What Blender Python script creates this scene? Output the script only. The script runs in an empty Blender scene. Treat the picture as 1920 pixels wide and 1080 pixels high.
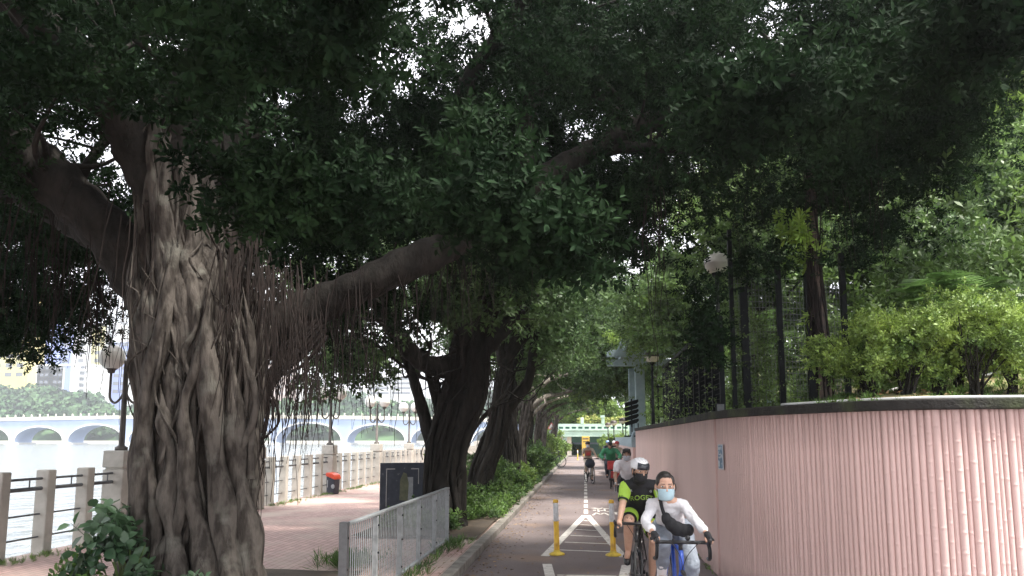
import bpy, math, random
import numpy as np
from mathutils import Vector, Matrix
from mathutils.bvhtree import BVHTree
R = math.radians
rnd = random.Random(7)
nrg = np.random.default_rng(11)
SC = bpy.context.scene
COL = SC.collection

# ------------------------------------------------------------------ camera
YAW, PITCH, FPX, EYE = -5.5485, 6.9234, 1400.0, 1.75
cd = bpy.data.cameras.new('camera')
cam = bpy.data.objects.new('camera', cd); COL.objects.link(cam)
cd.sensor_width = 36.0; cd.lens = 36.0*FPX/1920.0
cd.shift_y = 112.0/1920.0
cd.clip_start = 0.05; cd.clip_end = 3000
cam.location = (0, 0, EYE)
cam.rotation_euler = (R(90+PITCH), 0, R(-YAW))
SC.camera = cam
# helper used only to take measurements off the photograph: pixel + real distance -> real position
_a, _p = R(YAW), R(PITCH)
_F = np.array([math.sin(_a)*math.cos(_p), math.cos(_a)*math.cos(_p), math.sin(_p)])
_R = np.array([math.cos(_a), -math.sin(_a), 0.0]); _U = np.cross(_R, _F)
def ray(x, y): return _R*(x-960)/FPX + _U*(652-y)/FPX + _F
def A(x, y, Y):
    r = ray(x, y); p = np.array([0, 0, EYE]) + r*(Y/r[1]); return (float(p[0]), float(p[1]), float(p[2]))
def G(x, y, z=0.0):
    r = ray(x, y); p = np.array([0, 0, EYE]) + r*((z-EYE)/r[2]); return (float(p[0]), float(p[1]), z)

# ------------------------------------------------------------------ sky, sun, exposure
W = bpy.data.worlds.new("World"); SC.world = W; W.use_nodes = True
SUN_EL, SUN_AZ = 64.0, 112.0      # azimuth clockwise from +Y (the path direction): high over the hillside
nt = W.node_tree; nt.nodes.clear()
wo = nt.nodes.new('ShaderNodeOutputWorld'); bg = nt.nodes.new('ShaderNodeBackground')
sky = nt.nodes.new('ShaderNodeTexSky'); sky.sky_type = 'NISHITA'; sky.sun_disc = False
sky.sun_elevation = R(SUN_EL); sky.sun_rotation = R(SUN_AZ)
sky.air_density = 1.6; sky.dust_density = 4.0; sky.ozone_density = 1.0
tc = nt.nodes.new('ShaderNodeTexCoord'); nz = nt.nodes.new('ShaderNodeTexNoise')
nz.inputs['Scale'].default_value = 2.2; nz.inputs['Detail'].default_value = 7
mp = nt.nodes.new('ShaderNodeMapping'); mp.inputs['Scale'].default_value = (1, 1, 2.6)
cr = nt.nodes.new('ShaderNodeValToRGB')
cr.color_ramp.elements[0].position = 0.30; cr.color_ramp.elements[0].color = (6.2, 6.5, 7.2, 1)
cr.color_ramp.elements[1].position = 0.62; cr.color_ramp.elements[1].color = (9.6, 9.5, 9.7, 1)
mx = nt.nodes.new('ShaderNodeMixRGB'); mx.inputs[0].default_value = 0.86
nt.links.new(tc.outputs['Generated'], mp.inputs[0]); nt.links.new(mp.outputs[0], nz.inputs['Vector'])
nt.links.new(nz.outputs['Fac'], cr.inputs[0])
nt.links.new(sky.outputs[0], mx.inputs[1]); nt.links.new(cr.outputs[0], mx.inputs[2])
nt.links.new(mx.outputs[0], bg.inputs[0]); bg.inputs[1].default_value = 0.12
nt.links.new(bg.outputs[0], wo.inputs[0])
sl = bpy.data.lights.new('sun', 'SUN'); sl.energy = 4.0; sl.angle = R(9); sl.color = (1.0, 0.95, 0.87)
so = bpy.data.objects.new('sun', sl); COL.objects.link(so)
_d = Vector((math.sin(R(SUN_AZ))*math.cos(R(SUN_EL)), math.cos(R(SUN_AZ))*math.cos(R(SUN_EL)), math.sin(R(SUN_EL))))
so.rotation_euler = _d.to_track_quat('Z', 'Y').to_euler()
SC.view_settings.view_transform = 'Standard'; SC.view_settings.look = 'None'
SC.view_settings.exposure = 1.50; SC.view_settings.gamma = 1.0
SC.render.engine = 'CYCLES'
SC.cycles.max_bounces = 8; SC.cycles.diffuse_bounces = 4; SC.cycles.transparent_max_bounces = 8

# ------------------------------------------------------------------ materials
MATS = {}
def pm(name, col, rough=0.7, col2=None, vs=4.0, vfac=(0.35, 0.65), bump=0.0, bs=40.0, metal=0.0, spec=0.5,
       stretch=(1, 1, 1), detail=6.0, trans=0.0, island=0.0, col3=None, c3s=1.0, c3p=(0.55, 0.7)):
    m = bpy.data.materials.new(name); m.use_nodes = True; MATS[name] = m
    n = m.node_tree; b = n.nodes['Principled BSDF']
    b.inputs['Roughness'].default_value = rough; b.inputs['Metallic'].default_value = metal
    b.inputs['Specular IOR Level'].default_value = spec
    if col2 is None: col2 = tuple(c*0.78 for c in col)
    t = n.nodes.new('ShaderNodeTexCoord'); mpn = n.nodes.new('ShaderNodeMapping'); mpn.inputs['Scale'].default_value = stretch
    n.links.new(t.outputs['Object'], mpn.inputs[0])
    z = n.nodes.new('ShaderNodeTexNoise'); z.inputs['Scale'].default_value = vs; z.inputs['Detail'].default_value = detail
    n.links.new(mpn.outputs[0], z.inputs['Vector'])
    r = n.nodes.new('ShaderNodeValToRGB')
    r.color_ramp.elements[0].position = vfac[0]; r.color_ramp.elements[1].position = vfac[1]
    r.color_ramp.elements[0].color = (*col2, 1); r.color_ramp.elements[1].color = (*col, 1)
    n.links.new(z.outputs['Fac'], r.inputs[0]); out = r.outputs[0]
    if col3 is not None:
        z3 = n.nodes.new('ShaderNodeTexNoise'); z3.inputs['Scale'].default_value = c3s; z3.inputs['Detail'].default_value = 8
        n.links.new(t.outputs['Object'], z3.inputs['Vector'])
        r3 = n.nodes.new('ShaderNodeValToRGB'); r3.color_ramp.elements[0].position = c3p[0]; r3.color_ramp.elements[1].position = c3p[1]
        mm = n.nodes.new('ShaderNodeMixRGB'); n.links.new(z3.outputs['Fac'], r3.inputs[0]); n.links.new(r3.outputs[0], mm.inputs[0])
        n.links.new(out, mm.inputs[1]); mm.inputs[2].default_value = (*col3, 1); out = mm.outputs[0]
    if island > 0:
        g = n.nodes.new('ShaderNodeNewGeometry'); hs = n.nodes.new('ShaderNodeHueSaturation')
        ml = n.nodes.new('ShaderNodeMapRange'); ml.inputs[3].default_value = 1-island; ml.inputs[4].default_value = 1+island
        n.links.new(g.outputs['Random Per Island'], ml.inputs[0]); n.links.new(ml.outputs[0], hs.inputs['Value'])
        n.links.new(out, hs.inputs['Color']); out = hs.outputs[0]
    n.links.new(out, b.inputs['Base Color'])
    if bump > 0:
        z2 = n.nodes.new('ShaderNodeTexNoise'); z2.inputs['Scale'].default_value = bs; z2.inputs['Detail'].default_value = 5
        n.links.new(mpn.outputs[0], z2.inputs['Vector'])
        bu = n.nodes.new('ShaderNodeBump'); bu.inputs['Strength'].default_value = bump; bu.inputs['Distance'].default_value = 0.02
        n.links.new(z2.outputs['Fac'], bu.inputs['Height']); n.links.new(bu.outputs[0], b.inputs['Normal'])
    if trans > 0:
        o = n.nodes['Material Output']; tr = n.nodes.new('ShaderNodeBsdfTranslucent'); ms = n.nodes.new('ShaderNodeMixShader')
        ms.inputs[0].default_value = trans; n.links.new(out, tr.inputs[0])
        n.links.new(b.outputs[0], ms.inputs[1]); n.links.new(tr.outputs[0], ms.inputs[2]); n.links.new(ms.outputs[0], o.inputs[0])
    return m
M = MATS
pm('asphalt', (.215, .180, .176), .88, (.135, .108, .106), vs=.55, vfac=(.3, .7), detail=10, bump=.6, bs=130, col3=(.24, .165, .12), c3s=.6, c3p=(.58, .74), spec=.3)
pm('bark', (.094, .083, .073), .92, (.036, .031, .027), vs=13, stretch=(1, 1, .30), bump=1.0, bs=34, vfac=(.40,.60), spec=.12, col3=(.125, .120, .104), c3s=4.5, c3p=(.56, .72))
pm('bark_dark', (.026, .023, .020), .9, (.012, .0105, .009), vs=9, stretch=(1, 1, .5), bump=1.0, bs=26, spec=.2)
pm('bark_pale', (.34, .31, .27), .85, (.17, .15, .13), vs=6, bump=.8, bs=22, spec=.2)
pm('aerial_root', (.030, .023, .021), .9, (.016, .013, .012), vs=6, spec=.15)
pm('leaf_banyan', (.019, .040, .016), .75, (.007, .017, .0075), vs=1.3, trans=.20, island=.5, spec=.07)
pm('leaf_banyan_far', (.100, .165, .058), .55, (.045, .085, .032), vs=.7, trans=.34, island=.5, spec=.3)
pm('leaf_hill', (.165, .26, .068), .5, (.058, .108, .034), vs=.5, trans=.3, island=.5, spec=.4)
pm('leaf_lime', (.20, .29, .060), .5, (.11, .19, .04), vs=1.2, trans=.35, island=.35, spec=.4)
pm('leaf_duranta', (.34, .46, .10), .5, (.10, .175, .045), vs=2.6, trans=.3, island=.4, spec=.4)
pm('leaf_bush', (.13, .225, .050), .5, (.042, .090, .024), vs=1.1, trans=.3, island=.45, spec=.4)
pm('leaf_vine', (.20, .30, .09), .5, (.08, .13, .04), vs=2, trans=.25, island=.45)
pm('leaf_broad', (.085, .155, .075), .4, (.035, .075, .038), vs=2, trans=.25, island=.4)
pm('leaf_epiphyte', (.34, .50, .09), .5, (.22, .36, .06), vs=2, trans=.35, island=.3)
pm('leaf_feather', (.17, .29, .085), .5, (.09, .18, .05), vs=2, trans=.35, island=.3)
pm('leaf_litter', (.30, .20, .10), .9, (.16, .10, .06), vs=3, island=.5)
pm('far_trees', (.075, .135, .06), .8, (.03, .065, .035), vs=.08, island=.4, spec=.1)
pm('soil', (.10, .075, .052), .95, (.055, .042, .03), vs=3, bump=.8, bs=30)
pm('hill_grass', (.22, .25, .09), .95, (.20, .14, .08), vs=1.6, bump=.8, bs=30)
pm('concrete', (.50, .475, .43), .85, (.38, .36, .32), vs=5, bump=.25, bs=60, col3=(.28, .28, .22), c3s=1.7, c3p=(.6, .85))
pm('kerb_stone', (.24, .22, .20), .9, (.13, .12, .10), vs=6, bump=.5, bs=40)
pm('coping', (.028, .026, .023), .95, (.013, .012, .011), vs=6, bump=.8, bs=35, col3=(.065, .085, .03), c3s=2.0, c3p=(.52, .75))
pm('rail_metal', (.13, .135, .14), .45, metal=.3, vs=20)
pm('galvanised', (.30, .32, .33), .5, (.22, .235, .24), vs=12, metal=.25, bump=.08, bs=50)
pm('dark_metal', (.012, .014, .017), .6, (.008, .009, .011), vs=14, spec=.15)
pm('black_plastic', (.018, .018, .020), .42)
pm('rubber', (.022, .022, .023), .75)
pm('chrome', (.6, .6, .62), .25, metal=1.0)
pm('globe', (.74, .72, .68), .35, (.60, .58, .54), vs=4)
pm('globe_cap', (.055, .040, .035), .5)
pm('lamp_post_brown', (.10, .085, .075), .6, (.06, .05, .045), vs=8)
pm('road_paint', (.62, .59, .55), .8, (.42, .39, .36), vs=14, vfac=(.36, .52), spec=.3)
pm('yellow_plastic', (.72, .43, .035), .5, (.50, .27, .03), vs=9, vfac=(.3, .5))
pm('yellow_base', (.78, .58, .06), .55, (.5, .34, .05), vs=9)
pm('reflective', (.66, .66, .68), .4, (.45, .44, .44), vs=16)
pm('bin_body', (.035, .037, .058), .45)
pm('bin_lid', (.75, .10, .045), .4, (.6, .07, .035))
pm('board_dark', (.050, .060, .088), .5, (.035, .042, .062), vs=9, col3=(.20, .20, .21), c3s=9, c3p=(.66, .74))
pm('board_line', (.5, .5, .5), .6)
pm('poster_grey', (.36, .38, .42), .7, (.26, .28, .30), vs=12)
pm('poster_moss', (.17, .18, .12), .9, (.11, .12, .08), vs=10)
pm('pavilion_grey', (.33, .42, .47), .6, (.26, .34, .38), vs=5)
pm('pavilion_green', (.52, .70, .60), .7, (.40, .56, .48), vs=1.0)
pm('green_panel', (.18, .42, .34), .35, (.12, .32, .26), vs=.8)
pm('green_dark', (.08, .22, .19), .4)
pm('sign_yellow', (.72, .48, .09), .6, (.55, .36, .07), vs=3)
pm('bridge_blue', (.40, .49, .66), .8, (.34, .42, .58), vs=.15)
pm('bridge_white', (.80, .80, .79), .8, (.68, .68, .66), vs=.3)
pm('bridge_cream', (.74, .70, .60), .8, (.60, .56, .48), vs=.3)
pm('bwall_white', (.78, .77, .77), .8, (.66, .66, .68), vs=.1)
pm('bwall_yellow', (.66, .58, .20), .8, (.56, .50, .18), vs=.1)
pm('bwall_blue', (.26, .33, .68), .8, (.22, .28, .58), vs=.1)
pm('bwall_pink', (.66, .50, .46), .8, vs=.1)
pm('window_dark', (.13, .14, .17), .35, (.07, .08, .10), vs=.4)
pm('skin', (.56, .345, .25), .55, (.50, .29, .205), vs=14)
pm('skin_tan', (.42, .245, .165), .55, (.36, .20, .135), vs=14)
pm('hair', (.022, .016, .013), .45, (.010, .008, .007), vs=30)
pm('white_cloth', (.72, .71, .73), .85, (.60, .59, .61), vs=9, bump=.5, bs=14)
pm('grey_tee', (.84, .82, .86), .85, (.74, .72, .76), vs=9, bump=.4, bs=14)
pm('denim_grey', (.25, .28, .32), .9, (.16, .18, .22), vs=7, bump=.5, bs=18)
pm('mask_blue', (.46, .64, .72), .8)
pm('mask_white', (.62, .66, .74), .8)
pm('black_cloth', (.016, .016, .019), .85, (.010, .010, .012), vs=9, bump=.4, bs=16)
pm('neon', (.42, .66, .07), .7, (.34, .55, .06), vs=8)
pm('neon_dull', (.20, .30, .06), .7)
pm('green_cloth', (.045, .26, .12), .8, (.03, .17, .08), vs=7)
pm('beige_cloth', (.52, .44, .36), .85, (.42, .35, .28), vs=7)
pm('red_cloth', (.50, .05, .05), .75, (.36, .035, .035), vs=7)
pm('red_brown', (.34, .11, .07), .8)
pm('navy_cloth', (.022, .028, .045), .75)
pm('helmet_white', (.82, .82, .83), .28, (.74, .74, .76), vs=9)
pm('helmet_blue', (.20, .34, .72), .35)
pm('visor', (.03, .035, .045), .12)
pm('bike_blue', (.035, .10, .50), .3)
pm('bike_black', (.020, .020, .022), .35)
pm('bike_white', (.66, .66, .66), .35)
pm('bike_silver', (.40, .40, .42), .3, metal=.6)
pm('eye_white', (.7, .68, .66), .4)
pm('plate_blue', (.12, .22, .33), .5, (.07, .14, .22), vs=30, col3=(.45, .48, .52), c3s=22, c3p=(.52, .6))
pm('frame_pale', (.50, .55, .60), .5)
pm('hose_white', (.74, .73, .72), .6)
pm('sign_red', (.5, .07, .05), .6)
pm('flower_yellow', (.36, .38, .10), .7, island=.3)
pm('rust_pole', (.16, .11, .085), .8, (.05, .045, .045), vs=9)

def brick_mat():
    m = bpy.data.materials.new('brick_paving'); m.use_nodes = True; n = m.node_tree; b = n.nodes['Principled BSDF']
    t = n.nodes.new('ShaderNodeTexCoord'); mpn = n.nodes.new('ShaderNodeMapping'); mpn.inputs['Rotation'].default_value = (0, 0, R(90))
    br = n.nodes.new('ShaderNodeTexBrick'); br.inputs['Scale'].default_value = 1.0
    br.inputs['Brick Width'].default_value = .21; br.inputs['Row Height'].default_value = .105; br.inputs['Mortar Size'].default_value = .006
    br.inputs['Color1'].default_value = (.52, .345, .31, 1); br.inputs['Color2'].default_value = (.41, .27, .245, 1); br.inputs['Mortar'].default_value = (.17, .13, .10, 1)
    n.links.new(t.outputs['Object'], mpn.inputs[0]); n.links.new(mpn.outputs[0], br.inputs['Vector'])
    z = n.nodes.new('ShaderNodeTexNoise'); z.inputs['Scale'].default_value = .8; z.inputs['Detail'].default_value = 8
    n.links.new(t.outputs['Object'], z.inputs['Vector'])
    r = n.nodes.new('ShaderNodeValToRGB'); r.color_ramp.elements[0].position = .45; r.color_ramp.elements[1].position = .75
    n.links.new(z.outputs['Fac'], r.inputs[0])
    mm = n.nodes.new('ShaderNodeMixRGB'); n.links.new(r.outputs[0], mm.inputs[0]); n.links.new(br.outputs['Color'], mm.inputs[1]); mm.inputs[2].default_value = (.50, .42, .35, 1)
    n.links.new(mm.outputs[0], b.inputs['Base Color']); b.inputs['Roughness'].default_value = .85
    bu = n.nodes.new('ShaderNodeBump'); bu.inputs['Strength'].default_value = .5; bu.inputs['Distance'].default_value = .01; bu.invert = True
    n.links.new(br.outputs['Fac'], bu.inputs['Height']); n.links.new(bu.outputs[0], b.inputs['Normal'])
    M['brick_paving'] = m
brick_mat()
def pink_mat():
    m = bpy.data.materials.new('pink_render'); m.use_nodes = True; n = m.node_tree; b = n.nodes['Principled BSDF']
    t = n.nodes.new('ShaderNodeTexCoord')
    z = n.nodes.new('ShaderNodeTexNoise'); z.inputs['Scale'].default_value = 1.6; z.inputs['Detail'].default_value = 8
    mpn = n.nodes.new('ShaderNodeMapping'); mpn.inputs['Scale'].default_value = (1, 1, .35)
    n.links.new(t.outputs['Object'], mpn.inputs[0]); n.links.new(mpn.outputs[0], z.inputs['Vector'])
    r = n.nodes.new('ShaderNodeValToRGB'); r.color_ramp.elements[0].position = .3; r.color_ramp.elements[1].position = .7
    r.color_ramp.elements[0].color = (.62, .44, .405, 1); r.color_ramp.elements[1].color = (.70, .50, .462, 1)
    n.links.new(z.outputs['Fac'], r.inputs[0])
    # dirt that ran down from the coping: streaks bound to the top of the wall
    sx = n.nodes.new('ShaderNodeSeparateXYZ'); n.links.new(t.outputs['Object'], sx.inputs[0])
    z2 = n.nodes.new('ShaderNodeTexNoise'); z2.inputs['Scale'].default_value = 9; z2.inputs['Detail'].default_value = 5
    mp2 = n.nodes.new('ShaderNodeMapping'); mp2.inputs['Scale'].default_value = (1.6, 1.6, .05)
    n.links.new(t.outputs['Object'], mp2.inputs[0]); n.links.new(mp2.outputs[0], z2.inputs['Vector'])
    mr = n.nodes.new('ShaderNodeMapRange'); mr.inputs[1].default_value = 1.60; mr.inputs[2].default_value = 2.02
    n.links.new(sx.outputs[2], mr.inputs[0])
    mul = n.nodes.new('ShaderNodeMath'); mul.operation = 'MULTIPLY'; n.links.new(mr.outputs[0], mul.inputs[0]); n.links.new(z2.outputs['Fac'], mul.inputs[1])
    mb = n.nodes.new('ShaderNodeMapRange'); mb.inputs[1].default_value = .30; mb.inputs[2].default_value = .02; mb.inputs[3].default_value = 0; mb.inputs[4].default_value = .95
    n.links.new(sx.outputs[2], mb.inputs[0])
    z4 = n.nodes.new('ShaderNodeTexNoise'); z4.inputs['Scale'].default_value = 5; n.links.new(t.outputs['Object'], z4.inputs['Vector'])
    ml2 = n.nodes.new('ShaderNodeMath'); ml2.operation = 'MULTIPLY'; n.links.new(mb.outputs[0], ml2.inputs[0]); n.links.new(z4.outputs['Fac'], ml2.inputs[1])
    ad = n.nodes.new('ShaderNodeMath'); ad.operation = 'ADD'; ad.use_clamp = True; n.links.new(mul.outputs[0], ad.inputs[0]); n.links.new(ml2.outputs[0], ad.inputs[1])
    z5 = n.nodes.new('ShaderNodeTexNoise'); z5.inputs['Scale'].default_value = 34; z5.inputs['Detail'].default_value = 2; n.links.new(t.outputs['Object'], z5.inputs['Vector'])
    r5 = n.nodes.new('ShaderNodeValToRGB'); r5.color_ramp.elements[0].position = .74; r5.color_ramp.elements[1].position = .78; n.links.new(z5.outputs['Fac'], r5.inputs[0])
    a2 = n.nodes.new('ShaderNodeMath'); a2.operation = 'MULTIPLY_ADD'; a2.use_clamp = True; n.links.new(r5.outputs[0], a2.inputs[0]); a2.inputs[1].default_value = .30; n.links.new(ad.outputs[0], a2.inputs[2])
    mm = n.nodes.new('ShaderNodeMixRGB'); n.links.new(a2.outputs[0], mm.inputs[0]); n.links.new(r.outputs[0], mm.inputs[1]); mm.inputs[2].default_value = (.20, .125, .115, 1)
    n.links.new(mm.outputs[0], b.inputs['Base Color']); b.inputs['Roughness'].default_value = .8
    z3 = n.nodes.new('ShaderNodeTexNoise'); z3.inputs['Scale'].default_value = 70; z3.inputs['Detail'].default_value = 3; n.links.new(t.outputs['Object'], z3.inputs['Vector'])
    bu = n.nodes.new('ShaderNodeBump'); bu.inputs['Strength'].default_value = .35; bu.inputs['Distance'].default_value = .006
    n.links.new(z3.outputs['Fac'], bu.inputs['Height']); n.links.new(bu.outputs[0], b.inputs['Normal'])
    M['pink_render'] = m
pink_mat()
def water_mat():
    m = bpy.data.materials.new('river_water'); m.use_nodes = True; n = m.node_tree; b = n.nodes['Principled BSDF']
    b.inputs['Base Color'].default_value = (.16, .18, .19, 1); b.inputs['Roughness'].default_value = .10; b.inputs['IOR'].default_value = 1.33
    t = n.nodes.new('ShaderNodeTexCoord'); mpn = n.nodes.new('ShaderNodeMapping'); mpn.inputs['Scale'].default_value = (1.0, .6, 1)
    z = n.nodes.new('ShaderNodeTexNoise'); z.inputs['Scale'].default_value = 1.1; z.inputs['Detail'].default_value = 5
    n.links.new(t.outputs['Object'], mpn.inputs[0]); n.links.new(mpn.outputs[0], z.inputs['Vector'])
    bu = n.nodes.new('ShaderNodeBump'); bu.inputs['Strength'].default_value = 1.0; bu.inputs['Distance'].default_value = .55
    n.links.new(z.outputs['Fac'], bu.inputs['Height']); n.links.new(bu.outputs[0], b.inputs['Normal'])
    M['river_water'] = m
water_mat()

# ------------------------------------------------------------------ object helpers
def thing(name, label, cat, loc=(0, 0, 0), rz=0, group=None):
    o = bpy.data.objects.new(name, None); COL.objects.link(o); o.empty_display_size = .2
    o.location = loc; o.rotation_euler = (0, 0, rz); o['label'] = label; o['category'] = cat
    if group: o['group'] = group
    return o
def tag(o, label, cat=None, group=None, kind=None):
    if label: o['label'] = label
    if cat: o['category'] = cat
    if group: o['group'] = group
    if kind: o['kind'] = kind
    return o
def copy_tree(o, parent=None):
    c = o.copy(); COL.objects.link(c); c.parent = parent
    if parent: c.matrix_parent_inverse = o.matrix_parent_inverse.copy()
    for ch in list(o.children): copy_tree(ch, c)
    return c
def link_mesh(name, me, mat, parent=None, smooth=False):
    for m in (mat if isinstance(mat, (list, tuple)) else [mat]): me.materials.append(m if not isinstance(m, str) else M[m])
    if smooth: me.polygons.foreach_set('use_smooth', np.ones(len(me.polygons), dtype=bool))
    o = bpy.data.objects.new(name, me); COL.objects.link(o)
    if parent is not None: o.parent = parent
    return o
def crom(pts, n=8):
    """Catmull-Rom resample; pts rows may carry extra columns (radius)."""
    P = np.array(pts, float)
    if len(P) < 3:
        t = np.linspace(0, 1, n+1)[:, None]; return P[0]*(1-t)+P[-1]*t
    Q = np.vstack([2*P[0]-P[1], P, 2*P[-1]-P[-2]]); out = []
    for i in range(1, len(Q)-2):
        a, b, c, d = Q[i-1], Q[i], Q[i+1], Q[i+2]
        for t in np.linspace(0, 1, n, endpoint=False):
            out.append(.5*((2*b)+(-a+c)*t+(2*a-5*b+4*c-d)*t*t+(-a+3*b-3*c+d)*t**3))
    out.append(P[-1]); return np.array(out)
class MB:
    def __init__(s): s.v = []; s.f = []; s.n = 0
    def add(s, v, f):
        v = np.asarray(v, float); s.v.append(v); s.f.extend([tuple(int(i)+s.n for i in q) for q in f]); s.n += len(v); return s
    def box(s, c, d, rz=0, rx=0, ry=0, taper=1.0):
        x, y, z = [k/2 for k in d]
        v = np.array([(-x, -y, -z), (x, -y, -z), (x, y, -z), (-x, y, -z), (-x*taper, -y*taper, z), (x*taper, -y*taper, z), (x*taper, y*taper, z), (-x*taper, y*taper, z)])
        if rz or rx or ry:
            m = np.array(Matrix.Rotation(rz, 3, 'Z') @ Matrix.Rotation(ry, 3, 'Y') @ Matrix.Rotation(rx, 3, 'X')); v = v @ m.T
        return s.add(v+np.array(c), [(0, 3, 2, 1), (4, 5, 6, 7), (0, 1, 5, 4), (1, 2, 6, 5), (2, 3, 7, 6), (3, 0, 4, 7)])
    def box2(s, a, b):
        a = np.array(a, float); b = np.array(b, float); return s.box((a+b)/2, np.abs(b-a))
    def tube(s, pts, rad, seg=8, caps=True, wob=0.0, flat=1.0, closed=False):
        P = np.array(pts, float); n = len(P)
        r = np.full(n, rad, float) if np.isscalar(rad) else np.array(rad, float)
        T = np.gradient(P, axis=0) if not closed else np.roll(P, -1, 0)-np.roll(P, 1, 0)
        T /= np.linalg.norm(T, axis=1)[:, None]+1e-9
        up = np.array([0, 0, 1.0]) if abs(T[0][2]) < .9 else np.array([1.0, 0, 0])
        N = np.cross(T[0], up); N /= np.linalg.norm(N); vs = []
        ang = np.linspace(0, 2*math.pi, seg, endpoint=False); ph = rnd.random()*6
        for i in range(n):
            N = N-T[i]*np.dot(N, T[i]); N /= np.linalg.norm(N)+1e-9; B = np.cross(T[i], N)
            rr = r[i]*(1+wob*np.sin(ang*2+ph+i*.35)+wob*.6*np.sin(ang*3-i*.5+ph)) if wob else np.full(seg, r[i])
            vs.append(P[i]+np.outer(np.cos(ang)*rr, N)+np.outer(np.sin(ang)*rr*flat, B))
        v = np.vstack(vs); f = []
        for i in range(n-1 if not closed else n):
            a, b = i*seg, ((i+1) % n)*seg
            for j in range(seg): f.append((a+j, a+(j+1) % seg, b+(j+1) % seg, b+j))
        if caps and not closed: f.append(tuple(range(seg-1, -1, -1))); f.append(tuple((n-1)*seg+k for k in range(seg)))
        return s.add(v, f)
    def cyl(s, a, b, r, r2=None, seg=12): return s.tube([a, b], [r, r if r2 is None else r2], seg)
    def lathe(s, prof, c=(0, 0, 0), seg=20, axis='z'):
        ang = np.linspace(0, 2*math.pi, seg, endpoint=False); v = []; f = []
        for (r, z) in prof:
            for a in ang: v.append((r*math.cos(a), r*math.sin(a), z))
        v = np.array(v)
        if axis == 'y': v = v[:, [0, 2, 1]]
        if axis == 'x': v = v[:, [2, 1, 0]]
        for i in range(len(prof)-1):
            for j in range(seg): f.append((i*seg+j, i*seg+(j+1) % seg, (i+1)*seg+(j+1) % seg, (i+1)*seg+j))
        return s.add(v+np.array(c), f)
    def ell(s, c, r, seg=16, rings=10, z0=-1.0, z1=1.0):
        a0, a1 = math.asin(z0), math.asin(z1); prof = []
        v = []; f = []
        for i in range(rings+1):
            a = a0+(a1-a0)*i/rings
            for j in range(seg):
                b = 2*math.pi*j/seg; v.append((r[0]*math.cos(a)*math.cos(b), r[1]*math.cos(a)*math.sin(b), r[2]*math.sin(a)))
        for i in range(rings):
            for j in range(seg): f.append((i*seg+j, i*seg+(j+1) % seg, (i+1)*seg+(j+1) % seg, (i+1)*seg+j))
        f.append(tuple(range(seg-1, -1, -1))); f.append(tuple(rings*seg+k for k in range(seg)))
        return s.add(np.array(v)+np.array(c), f)
    def prism(s, poly, a, b, axis='z'):
        n = len(poly); v = []
        for h in (a, b):
            for p in poly: v.append({'z': (p[0], p[1], h), 'y': (p[0], h, p[1]), 'x': (h, p[0], p[1])}[axis])
        f = [tuple(range(n-1, -1, -1)), tuple(range(n, 2*n))]+[(i, (i+1) % n, n+(i+1) % n, n+i) for i in range(n)]
        return s.add(v, f)
    def build(s, name, mat, parent=None, smooth=False, bevel=0.0, bseg=2):
        me = bpy.data.meshes.new(name); me.from_pydata(np.vstack(s.v).tolist(), [], s.f); me.validate()
        o = link_mesh(name, me, mat, parent, smooth)
        if bevel > 0:
            b = o.modifiers.new('bevel', 'BEVEL'); b.width = bevel; b.segments = bseg; b.limit_method = 'ANGLE'
        return o
def struct(o, label=None):
    o['kind'] = 'structure'
    if label: o['label'] = label
    return o
def np_mesh(name, V, F, mat, parent=None, smooth=False):
    """V (n,3), F (m,k) arrays -> object, fast"""
    me = bpy.data.meshes.new(name); k = F.shape[1]; m = len(F)
    me.vertices.add(len(V)); me.vertices.foreach_set('co', np.ascontiguousarray(V, dtype=np.float32).ravel())
    me.loops.add(m*k); me.loops.foreach_set('vertex_index', np.ascontiguousarray(F, dtype=np.int32).ravel())
    me.polygons.add(m); me.polygons.foreach_set('loop_start', np.arange(0, m*k, k, dtype=np.int32))
    me.update(calc_edges=True)
    return link_mesh(name, me, mat, parent, smooth)

# ------------------------------------------------------------------ foliage
def leaf_shape(l, w, lod):
    if lod == 0:
        V = np.array([(0, 0, 0), (w*.5, l*.34, w*.14), (w*.42, l*.70, w*.10), (0, l, -l*.10), (-w*.42, l*.70, w*.10), (-w*.5, l*.34, w*.14)])
        Fq = np.array([(0, 1, 2, 3), (0, 3, 4, 5)])
    else:
        V = np.array([(0, 0, 0), (w*.5, l*.5, w*.10), (0, l, -l*.08), (-w*.5, l*.5, w*.10)]); Fq = np.array([(0, 1, 2, 3)])
    return V, Fq
def rotmats(n, rng, dirs=None, spread=.6):
    """random rotations whose +Z axis lies near dirs"""
    if dirs is None: z = rng.normal(size=(n, 3))
    else: z = dirs+rng.normal(size=(n, 3))*spread
    z /= np.linalg.norm(z, axis=1)[:, None]+1e-9
    a = rng.normal(size=(n, 3)); x = np.cross(a, z); x /= np.linalg.norm(x, axis=1)[:, None]+1e-9
    return np.stack([x, np.cross(z, x), z], axis=2)
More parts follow.
